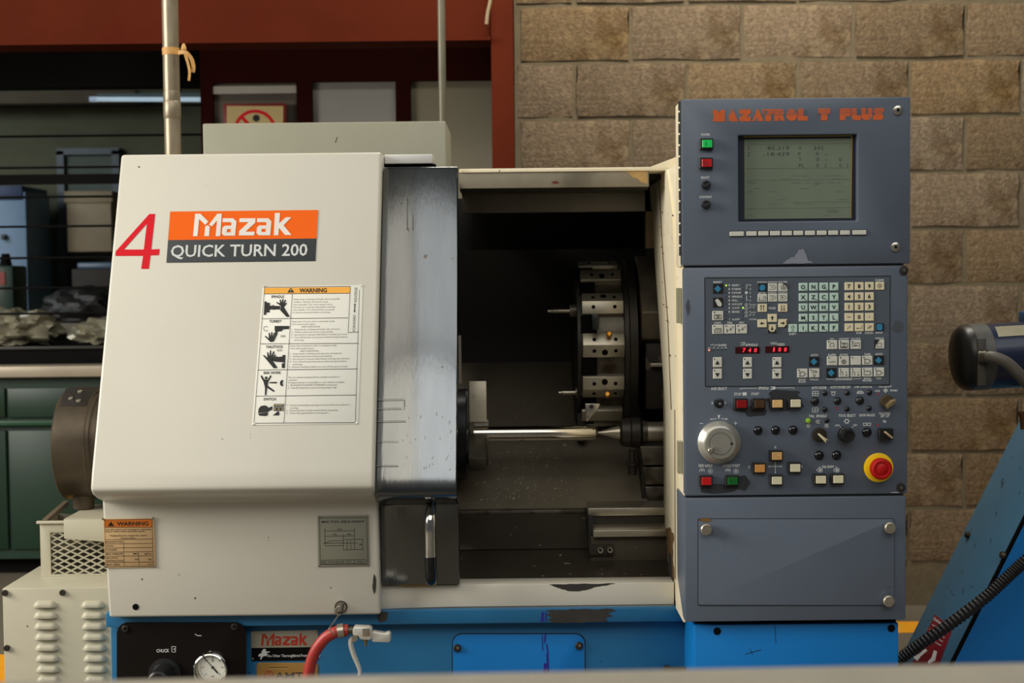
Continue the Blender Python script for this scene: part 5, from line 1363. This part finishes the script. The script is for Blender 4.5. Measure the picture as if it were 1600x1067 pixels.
for x, y, c in ((1156.6, 630.6, 'dkred'), (1184.4, 630.4, 'brown'), (1212.2, 630, 'tan'), (1240.6, 629.4, 'cream'), (1102, 750.6, 'red'), (1142.6, 750.2, 'dkgreen'), (1211.4, 711.4, 'stained'), (1184.8, 730.6, 'orange'), (1240, 730, 'cream'), (1211.4, 749.6, 'cream'), (1280, 748.2, 'cream'), (1307, 747.6, 'cream')):
    button(x, y, c)
for x, y, r, m in ((1184.3, 672.4, 7.2, BLACKG), (1211.8, 672, 7.2, BLACKG), (1239.2, 671.8, 7.4, BLACKG), (1279.8, 711.4, 7.6, BLACKG), (1307.2, 711.2, 7.6, BLACKG), (1354.5, 675.2, 7.6, BLACKG), (1273.4, 626.6, 6.5, BLACK), (1308.4, 626.2, 6.2, BLACK), (1343.4, 625.6, 6.8, BLACK),
                   (1288.6, 614.2, 4.4, BLACK), (1323.7, 613.6, 4.4, BLACK), (1358.3, 613, 4.6, BLACK), (1288.6, 639.6, 4.4, BLACK), (1323.2, 638.8, 4.4, BLACK), (1357.8, 638, 4.4, BLACK), (1291.8, 656.8, 4, BLACK)):
    R = s0(r)
    lathe_part('blanking_plug', x, y, [(0, R)] + [(R*.75*math.sin(a), R*math.cos(a)) for a in (.3, .6, .9, 1.2, 1.45)], m, 20)
lathe_part('indicator_light', 1262.4, 657, [(0, s0(4)), (.004, s0(4)), (.007, s0(3)), (.008, s0(1.4))], mat('led_green_big', (.22, .42, .02), .25, emit=.10), 16)
# small knobs
for x, y in ((1103, 289.2), (1103, 319.8)):
    o = lathe_part('trim_knob', x, y, [(0, s0(7.2)), (.010, s0(6.6)), (.013, s0(5.4))], BLACK, 20)
    c = P0.hit(x, y)
    put('pointer', B().box(-s0(5), s0(5), -.0145, -.012, -s0(.7), s0(.7)).mesh(), mat('knob_grey', lin(70, 70, 72), .5), o, (c.x, 0, c.z), (0, math.radians(-25), 0))
# toggle
o = lathe_part('toggle_switch', 1123, 629.6, [(0, s0(7.6)), (.003, s0(7.6)), (.004, s0(5)), (.008, s0(4.6))], BLACK, 20)
lathe_part('toggle_lever', 1123, 629.6, [(.007, s0(1.8)), (.018, s0(2.4)), (.022, s0(2.6)), (.024, s0(1.6))], CHROME, 12, 0, o)
# hand wheel
o = lathe_part('hand_wheel', 1122.8, 690.6, [(0, s0(33.6)), (.005, s0(34)), (.010, s0(33.6)), (.020, s0(26)), (.021, s0(24.6)), (.027, s0(24.4)), (.029, s0(23.4)), (.029, s0(.5))], mat('wheel_steel', lin(196, 193, 182), .3, .72, var=.06, vs=30), 56)
wf = front(-.029); wu_ = lambda dx, dy: (1125.6 + dx, 694 + dy)
wp_ = Print()
wp_.ring(*wu_(0, -.6), 17.3, .9, wf, .0004, 40)
for k in range(60):
    a = 2*PI*k/60
    wp_.line((1123.8 + 30.5*math.cos(a), 692 + 30.5*math.sin(a)), (1123.8 + 28.4*math.cos(a), 692 + 28.4*math.sin(a)), .5, front(-.0165), .0022)
wp_.put('dial_marks', mat('dial_grey', lin(88, 86, 80), .5), o)
lathe_part('crank_stub', 1106.2, 701, [(.028, s0(4)), (.036, s0(4)), (.037, s0(3)), (.037, s0(1))], STEELB, 16, 0, o)
lathe_part('crank_stub', 1111.4, 697.6, [(.028, s0(2.4)), (.033, s0(2.4))], STEELB, 12, 0, o)
lathe_part('crank_hole', 1139.8, 690.6, [(.0285, s0(2.2)), (.0295, s0(1.9))], BLACK, 12, 0, o)
# selector switches
o = lathe_part('key_switch', 1385, 626.8, [(0, s0(10.4)), (.008, s0(10.4)), (.012, s0(9.2)), (.012, s0(6))], mat('switch_bronze', lin(96, 84, 62), .35, .6), 28)
c = P0.hit(1388, 630)
put('switch_key', B().prism([(s0(-9), s0(-3)), (s0(-7.5), s0(3)), (s0(4), s0(4.5)), (s0(11), s0(1.5)), (s0(9), s0(-3.5))], 'y', -.020, -.011).mesh(bev=.001), mat('key_bronze', lin(150, 130, 96), .35, .6), o, (c.x, 0, c.z), (0, math.radians(-38), 0))
o = lathe_part('selector_switch', 1279.4, 679, [(0, s0(11.4)), (.008, s0(11.4)), (.014, s0(10)), (.014, s0(8)), (.018, s0(7.4)), (.018, s0(2))], mat('switch_ring', lin(66, 60, 48), .3, .6), 28)
c = P0.hit(1281.6, 682)
put('pointer_lever', B().prism([(s0(-9), s0(-1)), (s0(-9), s0(1.4)), (s0(9.5), s0(3)), (s0(6), s0(.5)), (s0(9.5), s0(-2.5))], 'y', -.024, -.0175).mesh(bev=.0006), mat('lever_cream', lin(206, 196, 160), .4), o, (c.x, 0, c.z), (0, math.radians(42), 0))
o = lathe_part('tool_select_knob', 1321, 678, [(0, s0(12.4)), (.010, s0(12)), (.011, s0(10.6)), (.028, s0(10)), (.031, s0(9)), (.031, s0(6.6)), (.0285, s0(6)), (.0285, s0(1))], BLACK, 28)
o = key(1382.4, 677.6, 22.4, 18, BLACK, .012, .001, 'setup_switch')
c = P0.hit(1385, 678)
put('switch_lever', B().box(-s0(7.6), s0(7.6), -.022, -.011, -s0(1.4), s0(1.4), .0008).mesh(), mat('lever_tan', lin(176, 152, 118), .4), o, (c.x, 0, c.z), (0, math.radians(40), 0))
# emergency stop
o = lathe_part('emergency_stop', 1372.6, 730.4, [(0, s0(23)), (.0016, s0(23)), (.002, s0(22.4)), (.002, s0(15))], mat('stop_yellow', lin(246, 200, 8), .4, var=.04), 48)
lathe_part('stop_collar', 1372.6, 730.4, [(.002, s0(15.4)), (.010, s0(15)), (.014, s0(14))], mat('stop_amber', lin(186, 140, 30), .4), 36, 0, o)
lathe_part('stop_head', 1372.6, 730.4, [(.008, s0(15)), (.013, s0(16.6)), (.022, s0(17)), (.027, s0(16)), (.029, s0(13.6)), (.0286, s0(10.4)), (.0272, s0(9.8)), (.0275, s0(8.8)), (.029, s0(7)), (.0295, s0(2))], mat('stop_red', lin(172, 10, 8), .5, var=.06, vs=60, spec=.3), 48, 0, o)
# corner screws
for x, y in ((1402.6, 172.4), (1399, 386)):
    o = lathe_part('latch', x, y, [(0, s0(7.4)), (.003, s0(7.2)), (.004, s0(5.6)), (.004, s0(2.2)), (.002, s0(2))], STEEL, 24)
    lathe_part('latch_socket', x, y, [(.0015, s0(2.3)), (.0035, s0(2.2))], BLACKM, 12, 0, o)
for x, y in ((1412, 422.4), (1407.6, 761.6)):
    o = lathe_part('panel_screw', x, y, [(0, s0(7)), (.003, s0(6.8)), (.003, s0(4.8)), (.0045, s0(4.6)), (.005, s0(3))], IRON, 20)
    lathe_part('screw_socket', x, y, [(.0046, s0(1.6)), (.0054, s0(1.5))], STEEL, 6, 0, o)
# cover plate with thumb screws on the lower box
rplate('access_cover_gap', P0, 1090, 810, 1397.4, 946.5, 3, .0006, SLATED, con, 0)  # dark gap line round the access cover
cvr = rplate('access_cover', P0, 1091.2, 811, 1396.8, 945.2, 3, .0022, SLATE, con, .0006)
for x, y in ((1102.4, 825.6), (1388.4, 823), (1386.2, 937)):
    lathe_part('thumb_screw', x, y, [(.002, s0(6)), (.006, s0(6)), (.006, s0(9)), (.015, s0(9)), (.0165, s0(7.6))], STEELB, 24, 0, cvr)
Print().poly(blob(1101, 812, 9, 3.4, 6), P0, .0026).put('rust_patch', RUST, cvr)
# printing on the lower field
p = Print()
for s, x, y, w, h in (('POWER', 1102.6, 210.2, 13, 3.2), ('BRIGHT', 1102, 277.3, 13, 3.2), ('CONTRAST', 1102.6, 307.6, 19, 3.2), ('AXIS SELECT', 1123.4, 607, 24.5, 3.8), ('X', 1113, 629.6, None, 3), ('Z', 1133.2, 629, None, 3), ('SPINDLE', 1193, 606.2, 15.5, 3.8), ('STOP', 1152.6, 615.6, 11, 3.8), ('START', 1180, 615.2, 12, 3.4),
                      ('FEED HOLD', 1102.4, 727.4, 21, 3.8), ('CYCLE START', 1142.6, 727.2, 26.5, 3.8), ('X', 1211.4, 698.8, None, 3), ('Z', 1170.6, 729.6, None, 3), ('Z', 1252.4, 728.8, None, 3),
                      ('AUTO DOOR', 1279.6, 605.6, 23, 3.8), ('AUTO POWER OFF', 1313, 604.8, 30.5, 3.4), ('CHIP CONVEYOR', 1348.8, 604, 27, 3.4), ('PROGRAM', 1382.8, 603.4, 19, 3.6), ('LOCK', 1370.8, 610.6, 8, 2.6), ('ENABLE', 1396.6, 609.8, 11, 2.6),
                      ('TAIL  SPINDLE', 1277.6, 649.8, 27, 3.6), ('TOOL SELECT', 1323.4, 649, 26, 3.6), ('DOOR UNLOCK', 1355, 648.4, 24, 3.4), ('MACHINE', 1382.4, 645.8, 17, 3.4), ('SET UP', 1382.6, 649.8, 13, 3.4), ('FWD', 1308.6, 664.6, 7, 2.4), ('REV', 1336.6, 664, 6, 2.4), ('TAIL BODY', 1293.6, 729, 19, 3.4)):
    p.text(s, P0, x, y, h*1.15, width=w and w*1.03, bold=.026)
p.line((1093.4, 661.6), (1098.6, 661.6), 1, P0).line((1146.6, 661.2), (1151.8, 661.2), 1, P0).line((1149.2, 658.6), (1149.2, 663.8), 1, P0)
p.poly([(1121, 648.6), (1125.4, 648.4), (1123.2, 655.4)], P0).ring(1123.2, 690, 36.4, .9, P0, seg=10, a0=-PI/2 - .34, a1=-PI/2 - .1).ring(1123.2, 690, 36.4, .9, P0, seg=10, a0=-PI/2 + .1, a1=-PI/2 + .34)
p.poly([(1108.4, 655.8), (1112.4, 653), (1112.6, 655.6)], P0).poly([(1138, 655.4), (1134, 652.6), (1133.8, 655.2)], P0)
p.lines([(1156.8, 609), (1156.8, 606.8), (1183.4, 606.6)], .8, P0).lines([(1213, 606), (1240.6, 605.8), (1240.6, 608)], .8, P0)
p.rect(1204, 603.4, 1208, 605, P0).rect(1204, 607, 1208, 608.6, P0).disc(1209.4, 606, 2.6, P0, seg=12).rect(1160, 612.8, 1166.6, 618, P0)
p.line((1211.4, 721.6), (1211.4, 738), .9, P0).line((1202, 728.8), (1220.6, 728.6), .9, P0)
for x, y, dx, dy in ((1211.4, 738.6, 0, 1), (1201.4, 728.8, -1, 0), (1221, 728.6, 1, 0)): p.poly([(x+dx*1.6, y+dy*1.6), (x-dx*1.6-dy*1.5, y-dy*1.6-dx*1.5), (x-dx*1.6+dy*1.5, y-dy*1.6+dx*1.5)], P0)
for x, y in ((1096.8, 735), (1137.4, 735)): p.lines([(x-3.4, y+2), (x-3.4, y-2), (x+3.4, y-2), (x+3.4, y+2)], .8, P0).rect(x-1, y-1, x+1.4, y+.8, P0)
for x, y in ((1109.8, 736), (1150, 736)): p.ring(x, y, 3.4, .7, P0, seg=14).disc(x, y, 1.4, P0, seg=8)
for x, y in ((1273.8, 614.6), (1273.4, 640.4)): p.lines([(x-4.6, y-3.4), (x+4.6, y-3.4), (x+4.6, y+3.4), (x-4.6, y+3.4), (x-4.6, y-3.4)], .8, P0).line((x, y-3.4), (x, y+3.4), .9, P0).line((x-4, y), (x+4, y), .9, P0)
p.ring(1302, 615, 2.6, .9, P0, seg=14).line((1297.6, 612), (1306.4, 612), .8, P0)
p.lines([(1338.6, 614.6), (1340.6, 611), (1347, 611), (1349.4, 614.4), (1338.6, 614.6)], 1, P0).disc(1342, 613, 1, P0, seg=8).disc(1345.4, 613, 1, P0, seg=8)
p.lines([(1383.6, 606.6), (1387, 610), (1383.6, 613.4), (1380.2, 610), (1383.6, 606.6)], .8, P0).disc(1383.6, 610, 1.6, P0, seg=8)
for x, y in ((1263, 665), (1277.6, 659), (1291.6, 665)): p.lines([(x+2.8, y-2.4), (x-1, y-2.4), (x-3, y), (x-1, y+2.4), (x+2.8, y+2.4)], .9, P0).line((x-1, y), (x+3, y), .9, P0)
p.ring(1323, 658, 2.8, 1.2, P0, seg=12)
for k in range(6): a = PI/3*k; p.disc(1323 + 4.2*math.cos(a), 658 + 3.8*math.sin(a), .8, P0, seg=6)
p.line((1312.4, 666.6), (1315, 669), .8, P0).line((1333, 666), (1330.6, 668.6), .8, P0)
for x in (1351.4, 1357.8): p.lines([(x-2.6, y_), (x+2.6, y_)] if False else [(x-2.6, 661), (x+2.6, 661), (x+2.6, 664.6), (x-2.6, 664.6), (x-2.6, 661)], .9, P0)
p.lines([(1380, 656), (1380, 659.6), (1385, 659.6)], .8, P0).disc(1382.6, 657.6, 1.3, P0, seg=8)
for x in (1280.4, 1306.8): p.lines([(x+4, 731.6), (x-1.6, 731.6), (x-4.6, 734.4), (x-1.6, 737.2), (x+4, 737.2), (x+4, 731.6)], .9, P0).rect(x-1, 733, x+2.6, 735.8, P0)
p.lines([(1279.6, 731), (1279.6, 729.4), (1282.6, 729.4)], .7, P0).lines([(1304.6, 729), (1307.6, 729), (1307.6, 730.6)], .7, P0)
p.rect(1392, 769, 1405, 769.8, P0)
p.put('panel_print', PRINTW, con)['kind'] = 'stuff'
p = Print()
for x, y in ((1307.6, 637.6), (1372.4, 615.2), (1371.6, 663.8)): p.disc(x, y, 2.1, P0, seg=10)
p.put('red_dot', mat('dot_red', lin(150, 56, 66), .5), con)
for k, args in enumerate(((1226, 617, 24, 9, 1), (1180, 642, 15, 10, 2), (1165, 640, 18, 5, 4), (1120, 763, 32, 8, 3), (1158, 754, 15, 13, 7), (1228, 628, 27, 13, 8))):
    Print().poly(blob(*args), P0, .00025 + .00003*k).put('oil_blot', OIL, con)
Print().shape([ragged([(1222, 412), (1230, 406), (1238, 401), (1241, 403), (1247, 391), (1255, 388.5), (1260, 399), (1262, 406), (1272, 411)], 1.0)], P0, .0006).put('glossy_smear', mat('pale_smear', lin(134, 138, 150), .3, var=.06, vs=60), con)
p = Print()
for a in ((1403, 510, 8, 8, 5), (1075, 480, 3, 12, 9)): p.poly(blob(*a), P0, .0005)
p.put('dark_smudge', mat('smudge', lin(70, 74, 80), .5), con)
#@@LEFT

# ================================================================== units on the left
Yh = .30
hx0, hx1 = X(5, 1000, Yh), -.80
ht = Z(90, 918, Yh)
hu_ = thing('louvred_tank_unit', 'beige louvred hydraulic unit with two columns of vents', 'machine unit', ((hx0+hx1)/2, .42, 0))
put('casing', B().box(hx0, -.62, Yh, .545, .02, ht, .004).mesh(), BEIGE, hu_)
put('foot', B().box(hx0+.02, -.65, Yh+.03, .52, 0, .02).mesh(), BLACKM, hu_)
hf = front(Yh)
def louvre_mesh(w, h, d):
    q = B()
    n = 10
    prof = []
    for k in range(n+1):                       # a hood: rounded ends, closed top, open below
        t = k/n
        x = -w/2 + w*t
        e = min(1, min(t, 1-t)*5)
        prof.append((x, h*(.25 + .75*math.sin(e*PI/2)), d*math.sin(e*PI/2)))
    top = [q.bm.verts.new((x, 0, hh)) for x, hh, dd in prof]
    mid = [q.bm.verts.new((x, -dd*.7, hh*.8)) for x, hh, dd in prof]
    bot = [q.bm.verts.new((x, -dd, hh*.12)) for x, hh, dd in prof]
    und = [q.bm.verts.new((x, -dd*.9, 0)) for x, hh, dd in prof]
    bck = [q.bm.verts.new((x, 0, 0)) for x, hh, dd in prof]
    for A, C in ((top, mid), (mid, bot), (bot, und), (und, bck)):
        for i in range(n): q.bm.faces.new((A[i], A[i+1], C[i+1], C[i]))
    return q.mesh(smooth=60)
lm = louvre_mesh(38*sc(Yh), 10.5*sc(Yh), .010)
for j in range(11):
    for x in (71, 145.5):
        c = hf.hit(x + j*.75, 948.5 + 16.75*j)
        if c.z < .06: continue
        put('louvre', lm, BEIGE, hu_, c)
for x, y in ((8, 926), (98, 925.5), (11, 1012)): bolt(hu_, hf, x, y, 4.4, IRON, .006)
# mesh cage on top
Ym = .42
mx0, mx1 = X(63, 860, Ym), -.66
mz0, mz1 = ht, Z(110, 816, Ym)
cg = thing('mesh_cage', 'beige box with diamond mesh window standing on the louvred unit', 'cage', ((mx0+mx1)/2, .5, ht))
hol = (X(79, 860, Ym), mx1 - .02, Z(110, 897, Ym), Z(110, 832, Ym))
put('front_frame', frame_mesh(mx0, mx1, mz0, mz1, hol, Ym, Ym + .004, .001), BEIGE, cg)
put('side_panel', B().box(mx0, mx0 + .004, Ym + .004, Ym + .12, mz0, mz1).mesh(), BEIGE, cg)
put('back_panel', B().box(mx0 + .004, mx1, Ym + .12, Ym + .124, mz0, mz1).mesh(), mat('cage_inside', lin(110, 104, 90), .7), cg)
put('lip', B().box(mx0 - .006, mx1, Ym - .006, Ym + .004, mz1 - .002, mz1 + .004, .001).mesh(), BEIGE, cg)
strands = B()
cwid, chgt = 20.5*sc(Ym), 10.2*sc(Ym)
zc_ = hol[2] - chgt
while zc_ < hol[3] + chgt:
    xx = hol[0] - cwid
    while xx < hol[1] + cwid:
        for dx, dz in ((1, 1), (1, -1), (-1, 1), (-1, -1)):
            a = Vector((xx, Ym + .005, zc_)); e = a + Vector((cwid/2*dx, .0, chgt/2*dz))
            if hol[0] - .003 <= min(a.x, e.x) and max(a.x, e.x) <= hol[1] + .02 and hol[2] - .003 < min(a.z, e.z) and max(a.z, e.z) < hol[3] + .003:
                strands.cyl(a, e, .0024, seg=4)
        xx += cwid
    zc_ += chgt
o = put('mesh', strands.mesh(smooth=0), BEIGE, cg); o['kind'] = 'stuff'
cs = B()
for k in range(26):
    t = k/25
    c = at(82 + 40*t, 866 - 24*t, Ym + .05)
    cs.lathe(c, (1, 0, .55), [(0, .012), (.0012, .012)], 10)
put('coil_hose', cs.mesh(), BEIGE, cg)['kind'] = 'stuff'
put('sloping_cover', B().prism([(Ym + .0, Z(62, 812, Ym)), (Ym + .16, Z(120, 782, Ym + .16)), (Ym + .16, Z(120, 782, Ym + .16) - .012), (Ym, Z(62, 812, Ym) - .008)], 'x', mx0 + .005, mx0 + .017).mesh(), mat('brown_edge', lin(104, 90, 70), .7, var=.2), cg)
# block below the cylinder
Yn = .385
bk = thing('bracket_block', 'beige angled block under the dark cylinder', 'bracket', at(125, 850, Yn))
put('body', B().prism([(X(99, 810, Yn), Z(99, 811, Yn)), (X(99, 810, Yn), Z(99, 842, Yn)), (-.73, Z(160, 858, Yn)), (-.73, Z(160, 811, Yn))], 'y', Yn, Yn + .028).mesh(bev=.002), BEIGE, bk)
put('top', B().prism([(Yn, Z(120, 811, Yn)), (.60, Z(120, 811, Yn)), (.60, Z(120, 811, Yn) - .02), (Yn + .03, Z(120, 811, Yn) - .02)], 'x', X(99, 810, Yn), -.73).mesh(), BEIGE, bk)
# rotary cylinder
Yc = .56
zcy = Z(110, 694, Yc)
rc = thing('rotary_cylinder', 'dark oily hydraulic chucking cylinder sticking out left of the guard', 'cylinder', (X(110, 690, Yc), Yc, zcy))
R = .128
xc_ = X(78, 690, Yc - R*.98)
RCM = mat('oily_brown_iron', lin(84, 74, 60), .42, .5, var=.3, vs=8, stain=(6, .5, .7, lin(52, 42, 32), 2))
put('drum', B().lathe((xc_, Yc, zcy), (1, 0, 0), [(0, R*.96), (.004, R), (.075, R), (.077, R*.985), (.085, R*.985), (.087, R*.96), (.2, R*.96)], 72).mesh(), RCM, rc)
tpz = zcy + R
pl_ = put('top_plate', B().prism([(Yc - .085, tpz - .030), (Yc - .03, tpz + .005), (Yc + .05, tpz + .005), (Yc + .05, tpz - .02), (Yc - .08, tpz - .036)], 'x', xc_ + .008, xc_ + .075).mesh(bev=.002), IRON, rc)
for fx, fy in ((.03, -.062), (.045, -.04), (.05, -.07)):
    zt2 = tpz + .005 if fy > -.03 else tpz - .030 + (fy + .085)/.055*.035
    put('plate_screw', B().lathe((xc_ + fx, Yc + fy, zt2 - .001), (0, -.54, .84), [(0, .0055), (.004, .005), (.005, .003)], 12).mesh(), STEELB, pl_)
put('drain_neck', B().lathe((X(131, 790, Yc - .03), Yc - .03, Z(131, 812, Yc - .03)), (0, 0, 1), [(0, .014), (.028, .014), (.028, .024), (.06, .026), (.075, .034), (.1, .045)], 24).mesh(), RCM, rc)

# ================================================================== conveyor on the right
Yv = .34
vp = front(Yv)
cvx = thing('chip_conveyor', 'blue chip conveyor chute climbing steeply at the right edge', 'conveyor', (X(1530, 1000, Yv), Yv + .1, 0))
a0, a1 = Vector(vp.uv(1487, 1037)), Vector(vp.uv(1600, 812))
dv = (a1 - a0).normalized()
nv = Vector((dv.y, -dv.x))                     # to the right and down
A = a0 - dv*((a0.y - .024)/dv.y); Bq = a1 + dv*.50
DEP = .285
def chute(o0, o1, y0, y1, m, name, par, bev=.003):
    pts = [A + nv*o0, Bq + nv*o0, Bq + nv*o1, A + nv*o1]
    pts = [(q.x, max(q.y, .012)) for q in pts]
    return put(name, B().prism(pts, 'y', y0, y1).mesh(bev=bev), m, par)
chute(.004, .42, Yv, Yv + DEP, BLUEV, 'trough', cvx)
cover = chute(-.004, .004, Yv + .006, Yv + DEP, BLUEC, 'top_cover', cvx, .001)  # top face takes the lit, paler tone of the trough's blue
chute(-.003, .005, Yv + .0005, Yv + .006, BLACKM, 'seam', cvx, 0)
put('foot', B().box(a0.x - .05, a0.x + .4, Yv + .02, Yv + DEP - .02, 0, .03).mesh(), BLACKM, cvx)
tq0 = a0 - nv*.004
ctp = PL((tq0.x, Yv, tq0.y), (0, -1, 0), (dv.x, 0, dv.y))
for x, y in ((1514, 836.5), (1569, 868)):
    bolt(cover, ctp, x, y, 5.2, IRONW, .009)
lb = quad_plate('danger_label', ctp, [(1424, 1040), (1463, 1050), (1489, 983), (1461, 960)], .0008, mat('label_red', lin(122, 22, 34), .5, var=.06), cover)
p = Print()
p.text('DANGER', ctp, 1468.5, 973, 5.5, width=24, off=.0012, bold=.03)
for k in range(4): p.line((1457 - k*4, 976 + k*7), (1466 - k*4, 981 + k*7), 1.2, ctp, .0012).line((1470 - k*3, 985 + k*6), (1480 - k*3, 991 + k*6), 1.2, ctp, .0012)
p.poly([(1427, 1027), (1438, 1021), (1446, 1013), (1450, 1017), (1440, 1025), (1434, 1033)], ctp, .0012).poly([(1456, 1028), (1460, 1016), (1465, 1018), (1462, 1032), (1452, 1038), (1450, 1034)], ctp, .0012)
p.put('label_print', PRINTW, lb)
p = Print()
for k in range(16):
    y = random.uniform(690, 930); x = 1600 - (y - 655)*.46 + random.uniform(6, 60)
    if x < 1600: p.line((x, y), (x - random.uniform(1, 4), y + random.uniform(2, 9)), random.uniform(.4, 1.0), ctp, .0006)
p.put('paint_chips', GRIME, cover)['kind'] = 'stuff'
# motor
Ymo = .30
mc = at(1505, 559, Ymo)
Rm = 53*sc(Ymo)
mo = thing('drive_motor', 'navy blue electric motor with black end bell above the conveyor', 'motor', mc)
AX = Vector((1, .05, .045)).normalized()
NAVY = mat('navy_motor_paint', lin(22, 34, 62), .35, var=.15, coat=.2)
put('body', B().lathe(mc, AX, [(.045, Rm*.93), (.046, Rm*.97), (.36, Rm*.97)], 48).mesh(), NAVY, mo)
put('grey_band', B().lathe(mc, AX, [(.010, Rm*.98), (.047, Rm*.985), (.050, Rm*.95)], 48).mesh(), mat('motor_grey', lin(84, 84, 80), .45, var=.1), mo)
eb = put('end_bell', B().lathe(mc, AX, [(-.018, Rm*.2), (-.016, Rm*.62), (-.010, Rm*.86), (0, Rm*.97), (.011, Rm*.985)], 48).mesh(), BLACK, mo)
mb_ = put('mount_strap', B().box(mc.x - .004 + .012, mc.x + .026, Ymo - Rm*1.0, Ymo - Rm*.86, mc.z - .055, mc.z + .045, .002).mesh(), mat('strap_grey', lin(76, 72, 64), .5), mo)
pn = mc + AX*.085
npm = B()
for i in range(9):
    pass
ring = []
for i in range(7):
    th_ = math.radians(14 + 30*i/6)
    ring.append((-math.cos(th_)*Rm*.985, math.sin(th_)*Rm*.985))
q = B()
ring = [(-math.cos(math.radians(38 + 5.2*i))*Rm*.99, math.sin(math.radians(38 + 5.2*i))*Rm*.99) for i in range(6)]
va = [[q.bm.verts.new(mc + AX*t + Vector((0, y, z))) for y, z in ring] for t in (.058, .30)]
for i in range(5): q.bm.faces.new((va[0][i], va[0][i+1], va[1][i+1], va[1][i]))
bmesh.ops.solidify(q.bm, geom=list(q.bm.faces), thickness=-.0015)
put('rating_plate', q.mesh(smooth=60), mat('rating_cream', lin(206, 200, 172), .45, var=.12, vs=40), mo)
put('terminal_box', B().box(mc.x + .135, mc.x + .26, Ymo - .03, Ymo + .05, mc.z + Rm*.9, mc.z + Rm*1.35, .006).mesh(), mat('box_blue', lin(24, 74, 120), .4), mo)
cb = smooth_path([at(1537, 558, Ymo - Rm), at(1552, 558, Ymo - Rm - .02), at(1572, 566, Ymo - Rm - .025), at(1590, 582, Ymo - Rm - .02), at(1612, 606, Ymo - Rm), at(1650, 640, Ymo - .02), at(1680, 690, Ymo)], 6)
cbo = put('conduit', B().tube(cb, .0125, 14).mesh(), mat('conduit_grey', lin(98, 92, 82), .5), mo)
put('gland', B().cyl(at(1533, 558, Ymo - Rm*.95), at(1543, 558, Ymo - Rm - .006), .016, seg=16).mesh(), IRONW, cbo)
put('motor_bracket', B().box(mc.x + .30, mc.x + .42, Ymo - .05, Ymo + .15, .75, mc.z, .004).mesh(), BLUEC, mo)
c = at(1602, 653, Yv - .02)
put('pipe_cup', B().lathe(c, (0, 0, 1), [(-.025, .010), (0, .012), (.012, .018), (.014, .018)], 16).mesh(), mat('rusty_cup', lin(120, 84, 56), .5, .4), cvx)
# corrugated hose in front of the chute
Yz = .24
hs = smooth_path([at(1380, 1052, Yz + .02), at(1404, 1031, Yz + .01), at(1440, 1005, Yz), at(1490, 971, Yz), at(1540, 933, Yz), at(1575, 901, Yz), at(1605, 874, Yz), at(1660, 830, Yz), at(1720, 800, Yz)], 26)
rad_ = [.0125 + (.0018 if i % 3 == 0 else -.0008) for i in range(len(hs))]
hz = thing('corrugated_hose', 'black corrugated hose running across the blue conveyor', 'hose', at(1500, 965, Yz))
put('hose', B().tube(hs, .0125, 14, rad_).mesh(smooth=70), mat('hose_black', lin(30, 28, 26), .45, var=.2), hz)
e0 = at(1380, 1052, Yz + .02)
put('coupling', B().cyl(e0, e0 + Vector((-.04, .03, -.02)), .017).mesh(), BLACK, hz)

# ================================================================== bench in the foreground
zbn = .90
def bench_pt(px, py):
    d = ray(px, py); return CAM + d*((zbn - CAM.z)/d.z)
e0, e1 = bench_pt(0, 1064.5), bench_pt(1600, 1034.5)
ed = (e1 - e0).normalized(); en = Vector((ed.y, -ed.x, 0))
if en.y > 0: en = -en
bn = thing('foreground_bench', 'blurred grey steel bench top along the bottom of the picture', 'bench', ((e0 + e1)/2 + en*.3).xy.to_3d())
c0, c1 = e0 - ed*.5, e1 + ed*.5
def slabz(pts, z0, z1): return B().prism([(q.x, q.y) for q in pts], 'z', z0, z1)
put('top', slabz([c0, c1, c1 + en*.62, c0 + en*.62], zbn - .03, zbn).mesh(bev=.002), mat('bench_steel', lin(166, 159, 143), .5, .1, var=.12, vs=14, stain=(6, .5, .7, lin(164, 156, 140), 2)), bn)
for q in (c0 + ed*.06 + en*.08, c1 - ed*.06 + en*.08, c0 + ed*.06 + en*.55, c1 - ed*.06 + en*.55):
    put('leg', B().box(q.x - .025, q.x + .025, q.y - .025, q.y + .025, 0, zbn - .03).mesh(), IRON, bn)
